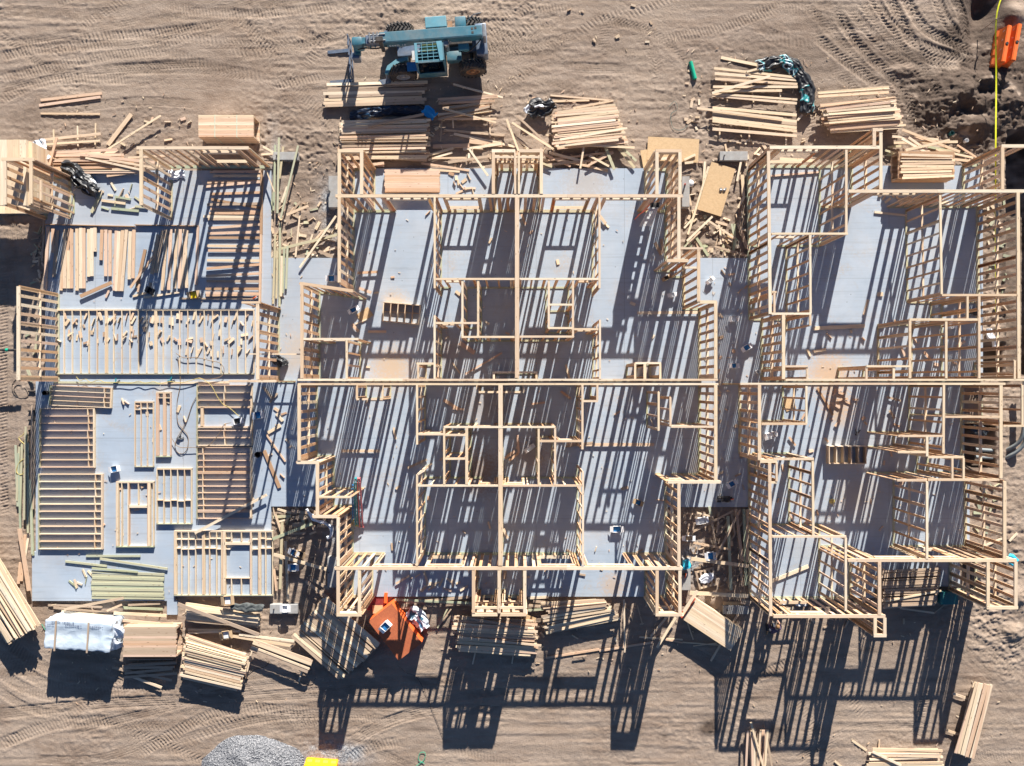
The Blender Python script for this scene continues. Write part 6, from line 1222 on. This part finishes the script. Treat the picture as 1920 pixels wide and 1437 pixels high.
def gravelmat():
    m, t, b = newmat('gravel'); tc = N(t, 'ShaderNodeTexCoord'); v = tc.outputs['Object']
    vg = N(t, 'ShaderNodeTexVoronoi'); vg.inputs['Scale'].default_value = 20; t.links.new(v, vg.inputs['Vector'])
    c = ramp(t, vg.outputs['Color'], [(0.15, (0.10, 0.105, 0.12)), (0.5, (0.19, 0.20, 0.215)), (0.85, (0.33, 0.335, 0.35))]); c = mixc(t, math_(t, 'MULTIPLY', noise(t, v, 2, 5), .3), c, (0.16, 0.17, 0.2))
    t.links.new(c, b.inputs['Base Color']); b.inputs['Roughness'].default_value = .85; bump(t, b, vg.outputs['Distance'], 1.0, .05); return m
M['gravel'] = gravelmat()
heap('grey gravel heap cropped by the bottom edge', 478, 1452, 100, 72, .8, 3)

# ------------------------------------------------------------------ telehandler
def telehandler():
    ox, oy = W(820, 102, 0)
    t = thing('telehandler', 'teal telehandler with long boom and forks parked on the dirt at the top', 'telehandler', ox, oy, GZ, R(4.3))
    inv = WM[t.name].inverted()
    def LW(px, py, z): p = inv @ Vector((*W(px, py, z), z)); return p
    rw, ww = .63, .46
    for (x, y, rim) in ((-1.68, -1.0, 'rim_blue'), (1.68, -1.0, 'rim_rust'), (-1.68, 1.0, 'rim_blue'), (1.68, 1.0, 'rim_rust')):
        w = Sh().lathe([(.33, -ww / 2 + .03), (.45, -ww / 2), (.57, -ww / 2 + .03), (rw - .02, -ww / 2 + .1), (rw, 0), (rw - .02, ww / 2 - .1), (.57, ww / 2 - .03), (.45, ww / 2), (.33, ww / 2 - .03), (.33, -ww / 2 + .03)], (0, 0, 0), 'y', 36).build('wheel', 'rubber', t, Matrix.Translation((x, y, rw)), smooth=True)
        s = Sh()
        for k in range(22):
            a = 2 * math.pi * k / 22
            for sd in (-1, 1):
                mx = Matrix.Rotation(a + sd * .07, 4, 'Y') @ Matrix.Translation((0, sd * ww * .25, rw + .005)) @ Matrix.Rotation(sd * .7, 4, 'Z')
                bmesh.ops.create_cube(s.b, size=1, matrix=mx @ Matrix.Diagonal((.07, ww * .55, .07, 1)))
        s.build('tread', 'rubber', w)
        sd = -1 if y < 0 else 1
        Sh().lathe([(.34, sd * (ww / 2 - .04)), (.30, sd * (ww / 2 - .03)), (.26, sd * (ww / 2 - .14)), (.12, sd * (ww / 2 - .12)), (.10, sd * (ww / 2 - .02)), (.001, sd * (ww / 2 - .02))], (0, 0, 0), 'y', 28).build('rim', rim, w, smooth=True)
        s = Sh()
        for k in range(8): a = 2 * math.pi * k / 8; s.cyl((.19 * math.cos(a), sd * (ww / 2 - .12), .19 * math.sin(a)), (.19 * math.cos(a), sd * (ww / 2 - .08), .19 * math.sin(a)), .02, n=8)
        s.build('wheel_nut', 'grey', w)
    s = Sh()
    for x in (-1.68, 1.68): s.cyl((x, -.85, rw), (x, .85, rw), .11, n=14); s.ball((x, 0, rw), .24, 1, 1, 1, 16)
    s.build('axle', 'black', t, smooth=True)
    Sh().box((.1, 0, .78), (3.9, .62, .32), bev=.03).build('chassis', 'bluesteel', t)
    Sh().box((.55, .2, 1.05), (2.4, .5, .3), bev=.03).build('frame_rail', 'black', t)
    # boom sections
    by = .08; zt = 2.2
    bm_ = Sh().box((-.1, by, zt - .25), (4.75, .5, .5), bev=.02).build('boom', 'teal', t)
    Sh().box((-.1, by, zt + .004), (4.7, .4, .012)).build('boom_top_plate', 'teal', t)
    Sh().box((-2.75, by, zt - .27), (.75, .40, .38), bev=.02).build('boom_section', 'bluesteel', t); Sh().box((-3.15, by, zt - .30), (.6, .30, .30), bev=.015).build('boom_section', 'teal', t)
    for k, x in enumerate((1.85, 2.0)):
        Sh().box((x - .02, by + .02 + (k - .5) * .2 - .0, zt + .013), (.1, .1, .012)).build('boom_hatch', 'black', t)
    Sh().box((1.82, by + .1, zt + .014), (.1, .1, .01)).build('boom_hatch', 'black', t)
    Sh().box((2.36, by, zt - .35), (.14, .62, .7), bev=.03).build('rear_plate', 'grey', t)
    Sh().box((2.2, .05, 1.0), (.55, 1.5, .75), bev=.08).build('counterweight', 'bluesteel', t, smooth=True)
    s = Sh()
    for dx in (0, .18, .36): s.box((-2.55 - dx, by, zt + .04), (.06, .46, .14)); 
    for dy in (-.14, .14): s.cyl((-3.0, by + dy, zt + .02), (-2.2, by + dy, zt + .02), .035, n=10)
    s.build('hose_guide', 'grey', t)
    for k in range(5):
        Sh().box((-2.3 - k * .22, by - .24, zt - .35), (.05, .05, .2), rx=.3).build('hose_clamp', 'tealpaint', t)
    Sh().tube(smooth_path([(-2.2, by - .28, zt - .3), (-2.7, by - .3, zt - .42), (-3.2, by - .26, zt - .38), (-3.6, by - .2, zt - .6)], .08), .035, 8).build('hydraulic_hose', 'black', t, smooth=True)
    # upright post with camera-box on the boom tip
    p = LW(719, 93, 2.0)
    Sh().box((p.x, p.y, 2.55), (.15, .13, 1.1)).build('boom_mast', 'black', t); Sh().box((p.x - .03, p.y + .03, 3.12), (.34, .22, .16), bev=.02).build('mast_head', 'black', t)
    # lettering on the boom side, facing the viewer
    for txt, x, sz, zz in (('544D 10', -2.1, .2, zt - .42), ('GRADALL', -.85, .34, zt - .43)):
        cu = bpy.data.curves.new('lettering', 'FONT'); cu.body = txt; cu.size = sz; cu.extrude = .003; cu.space_character = 1.15
        to = bpy.data.objects.new('tmp', cu); col.objects.link(to); bpy.context.view_layer.update()
        me = bpy.data.meshes.new_from_object(to.evaluated_get(bpy.context.evaluated_depsgraph_get())); bpy.data.objects.remove(to)
        me.materials.clear(); me.materials.append(M['white'])
        link(bpy.data.objects.new('boom_lettering', me), WM[t.name] @ Matrix.Translation((x, by - .256, zz)) @ Matrix.Rotation(math.pi / 2, 4, 'X'), t)
    # head and carriage
    Sh().box((-3.55, by, 1.7), (.5, .42, .75), bev=.1).build('boom_head', 'teal', t, smooth=True); Sh().cyl((-3.7, by - .3, 1.2), (-3.7, by + .3, 1.2), .17, n=20).build('tilt_pivot', 'teal', t, smooth=True)
    Sh().box((-3.8, by - .3, .95), (.35, .3, .6), bev=.05).build('tilt_bracket', 'bluesteel', t)
    c = Sh(); yy = -.12
    for z in (.45, 1.05): c.box((-4.12, yy, z), (.07, 1.85, .12))
    for y in (-.92, -.45, .0, .45, .92): c.box((-4.12, yy + y, .78), (.05, .07, .85))
    c.build('fork_carriage', 'bluesteel', t)
    for y in (-.82, .66):
        f = Sh(); f.prism([(-4.15, 0.05), (-5.35, .03), (-5.35, .05), (-4.15, .12)], yy + y - .08, yy + y + .08, 'y'); f.box((-4.19, yy + y, .45), (.06, .14, .85)); f.build('fork', 'bluesteel', t)
    # cab
    cx0, cx1, cy0, cy1 = -.85, .42, -1.28, -.42; ct = 2.42
    cab = Sh(); 
    for x in (cx0, cx1):
        for y in (cy0, cy1): cab.box((x, y, 1.55), (.07, .07, 1.75))
    for z in (.72, ct - .02):
        for y in (cy0, cy1): cab.box(((cx0 + cx1) / 2, y, z), (cx1 - cx0 + .06, .07, .07))
        for x in (cx0, cx1): cab.box((x, (cy0 + cy1) / 2, z), (.07, cy1 - cy0 + .06, .07))
    cab.box(((cx0 + cx1) / 2, (cy0 + cy1) / 2, .7), (cx1 - cx0, cy1 - cy0, .05)); cab.box(((cx0 + cx1) / 2, cy1, 1.1), (cx1 - cx0, .04, .8)); cab.box((cx0, (cy0 + cy1) / 2, 1.05), (.04, cy1 - cy0, .7)); cab.box((cx1 - .02, (cy0 + cy1) / 2, 1.5), (.04, cy1 - cy0, 1.6)); cab.box(((cx0 + cx1) / 2, cy0, .92), (cx1 - cx0, .04, .45))
    cb = cab.build('cab', 'teal', t)
    Sh().prism([(cx1 - .02, cy0), (cx1 - .02, cy1 + .03), (cx1 - .28, cy1 + .03), (cx1 - .16, cy0)], ct + .02, ct + .05).build('roof_panel', 'teal_light', cb); Sh().box((cx0 + .04, -.85, ct + .03), (.12, .9, .04)).build('roof_panel', 'teal_light', cb)
    g = Sh()
    for k in range(6): g.box(((cx0 + cx1) / 2 - .06, cy0 + .06 + k * .155, ct), (cx1 - cx0 - .28, .025, .03))
    for k in range(3): g.box((cx0 + .3 + k * .26, (cy0 + cy1) / 2, ct + .005), (.02, cy1 - cy0, .025))
    g.build('roof_grille', 'teal_light', cb)
    Sh().box((-.15, -.85, 1.0), (.5, .5, .12), bev=.03).box((.12, -.85, 1.3), (.1, .48, .6), bev=.03).build('seat', 'glassdark', cb); Sh().box((-.2, -.6, ct - .1), (.7, .3, .02)).build('roof_window', 'yellowglass', cb)
    Sh().cyl((-.62, -.85, 1.15), (-.5, -.85, 1.3), .17, n=20).build('steering_wheel', 'black', cb); Sh().box((-.72, -.85, 1.0), (.16, .7, .5), bev=.03).build('dashboard', 'black', cb)
    # engine side and covers
    Sh().box((.12, .98, 1.15), (1.0, .52, .6), bev=.03).build('engine_cover', 'teal_light', t); Sh().box((1.28, .9, 1.25), (.52, .5, .45), bev=.06).build('tank_cover', 'teal', t, smooth=True); Sh().box((.78, .8, 1.2), (.2, .4, .3)).build('battery_tray', 'rim_rust', t)
    Sh().cyl((.55, -.34, 1.4), (.55, -.34, 2.0), .14, n=24).cyl((.55, -.34, 2.0), (.55, -.34, 2.08), .17, .12, n=24).build('air_filter', 'grey', t, smooth=True)
    Sh().box((1.35, -.35, 1.45), (.5, .3, .3), bev=.04).build('side_cover', 'teal_light', t, smooth=True); Sh().box((.85, -.55, .95), (.7, .45, .4), bev=.04).build('fuel_tank', 'teal', t, smooth=True); Sh().box((-.9, -.35, 1.0), (.5, .45, .06)).build('step_plate', 'alu', t)
    Sh().tube(smooth_path([(1.1, -.45, 1.4), (1.5, -.6, 1.5), (1.9, -.4, 1.7), (2.2, -.2, 1.9)], .1), .03).build('hydraulic_hose', 'black', t, smooth=True); Sh().tube(smooth_path([(1.6, .75, 1.7), (1.9, .95, 1.9), (2.3, 1.0, 1.95)], .1), .02).build('mirror_arm', 'grey', t)
    Sh().box((-1.15, -.98, 1.28), (.5, .42, .05), bev=.01).box((-.93, -.98, 1.1), (.05, .42, .36)).build('fender', 'blue', t)
    Sh().prism([(-1.35, -.42), (-1.9, -.5), (-2.35, -.78), (-2.5, -1.12), (-2.35, -1.15), (-2.15, -.85), (-1.75, -.66), (-1.35, -.6)], .95, 1.12).build('outrigger_arm', 'teal_light', t); Sh().prism([(-1.35, .42), (-1.9, .5), (-2.35, .7), (-2.4, .95), (-2.25, .95), (-2.1, .82), (-1.75, .66), (-1.35, .6)], .85, 1.0).build('outrigger_arm', 'bluesteel', t)
    Sh().prism([(-2.3, -1.1), (-2.9, -1.15), (-2.75, -1.38), (-2.35, -1.32)], .32, .42).cyl((-2.5, -1.15, .4), (-2.42, -1.05, 1.0), .05, n=10).build('outrigger_pad', 'bluesteel', t)
    Sh().cyl((-1.7, .05, 1.3), (-.3, .05, 1.6), .09, n=14).build('lift_cylinder', 'grey', t, smooth=True)
M['yellowglass'] = plain('yellowish_roof_glass', (0.35, 0.36, 0.14), 0.25)
telehandler()

# ------------------------------------------------------------------ kneeling worker
def worker(label, px, py, rz):
    z0 = GZ
    t = thing('person', label, 'person', *W(px, py, 1.0), z0, R(rz))
    # joints (facing +Y, kneeling and leaning forward)
    J = {'pelvis': (0, -.18, .52), 'waist': (0, -.08, .68), 'chest': (0, .10, .92), 'neckb': (0, .20, 1.08), 'neck': (0, .25, 1.14), 'head': (0, .31, 1.24),
         'hipL': (-.11, -.18, .48), 'kneeL': (-.16, .12, .08), 'ankL': (-.14, -.33, .10), 'toeL': (-.14, -.46, .03), 'hipR': (.11, -.18, .48), 'kneeR': (.16, .14, .08), 'ankR': (.15, -.31, .10), 'toeR': (.15, -.44, .03),
         'shL': (-.19, .12, 1.0), 'elL': (-.27, .26, .76), 'wrL': (-.20, .46, .66), 'shR': (.19, .12, 1.0), 'elR': (.30, .22, .78), 'wrR': (.22, .42, .62)}
    rad = {'pelvis': .15, 'waist': .135, 'chest': .15, 'neckb': .10, 'neck': .06, 'head': .07, 'hipL': .10, 'hipR': .10, 'kneeL': .068, 'kneeR': .068, 'ankL': .045, 'ankR': .045, 'toeL': .04, 'toeR': .04, 'shL': .075, 'shR': .075, 'elL': .05, 'elR': .05, 'wrL': .03, 'wrR': .03}
    E = [('pelvis', 'waist'), ('waist', 'chest'), ('chest', 'neckb'), ('neckb', 'neck'), ('neck', 'head'), ('pelvis', 'hipL'), ('hipL', 'kneeL'), ('kneeL', 'ankL'), ('ankL', 'toeL'), ('pelvis', 'hipR'), ('hipR', 'kneeR'), ('kneeR', 'ankR'), ('ankR', 'toeR'), ('chest', 'shL'), ('shL', 'elL'), ('elL', 'wrL'), ('chest', 'shR'), ('shR', 'elR'), ('elR', 'wrR')]
    names = list(J); V_ = [Vector(J[n]) for n in names]; Rr = [rad[n] for n in names]; Ed = [(names.index(a), names.index(b_)) for a, b_ in E]
    for sd, wr, d in ((-1, 'wrL', Vector((.25, .8, -.5)).normalized()), (1, 'wrR', Vector((-.2, .8, -.55)).normalized())):   # palms, four fingers and a thumb
        w0 = names.index(wr); c = Vector(J[wr]); side = d.cross(Vector((0, 0, 1))).normalized(); dn = side.cross(d)
        V_.append(c + d * .05); Rr.append(.03); palm = len(V_) - 1; Ed.append((w0, palm))
        for k in range(4):
            a = c + d * .09 + side * (k - 1.5) * .021; L = (.06, .075, .07, .055)[k]
            V_ += [a, a + d * L * .5 - dn * .01, a + d * L * .8 - dn * .035]; Rr += [.0095, .009, .008]; i = len(V_) - 3; Ed += [(palm, i), (i, i + 1), (i + 1, i + 2)]
        a = c + d * .03 - side * sd * .035; V_ += [a, a + d * .04 - side * sd * .02]; Rr += [.011, .009]; i = len(V_) - 2; Ed += [(w0, i), (i, i + 1)]
    me = bpy.data.meshes.new('body'); me.from_pydata([tuple(v) for v in V_], Ed, [])
    o = bpy.data.objects.new('body_tmp', me); col.objects.link(o); md = o.modifiers.new('skin', 'SKIN'); o.modifiers.new('sub', 'SUBSURF').levels = 2
    for i, r_ in enumerate(Rr): me.skin_vertices[0].data[i].radius = (r_, r_); me.skin_vertices[0].data[i].use_root = (i == 0)
    md.branch_smoothing = .6
    bpy.context.view_layer.update(); ev = bpy.data.meshes.new_from_object(o.evaluated_get(bpy.context.evaluated_depsgraph_get())); bpy.data.objects.remove(o)
    ev.materials.clear()
    for k in ('skin', 'shirt', 'jeans', 'boots'): ev.materials.append(M[k])
    for p in ev.polygons:
        c = p.center; i = 0
        if c.z < .16 and c.y < -.24: i = 3
        elif c.z < .58 and c.y < .2: i = 2
        elif c.z < 1.1 and not (abs(c.x) > .17 and c.y > .3): i = 1
        elif c.z < 1.1 and c.z > .80 and c.y < .33: i = 1
        p.material_index = i; p.use_smooth = True
    link(bpy.data.objects.new('body', ev), WM[t.name], t)
    h = Sh().ball((0, .33, 1.25), .1, .8, 1, 1.12, 20); h.cyl((0, .43, 1.22), (0, .455, 1.20), .018, .012, 8); h.box((0, .415, 1.165), (.05, .02, .008))
    for sd in (-1, 1): h.ball((sd * .082, .33, 1.24), .022, .5, .8, 1.3, 8); h.ball((sd * .033, .42, 1.25), .011, 1, 1, 1, 8)
    h.build('head', 'skin', t, smooth=True); Sh().ball((0, .305, 1.27), .1, .86, 1, 1.05, 18).build('hair', 'hair', t, smooth=True)
    Sh().ball((0, .325, 1.305), .105, .88, 1.02, .8, 20).cyl((0, .44, 1.30), (0, .442, 1.308), .075, n=18).build('cap', 'cap', t, smooth=True)
    # hammer in the right hand
    s = Sh().cyl((.20, .47, .60), (.16, .62, .52), .014, n=8); s.box((.155, .635, .51), (.12, .03, .03)); s.build('hammer', 'grey', t)
worker('kneeling worker in dark purple shirt and brown cap below the right house frame', 1457, 1187, 0)
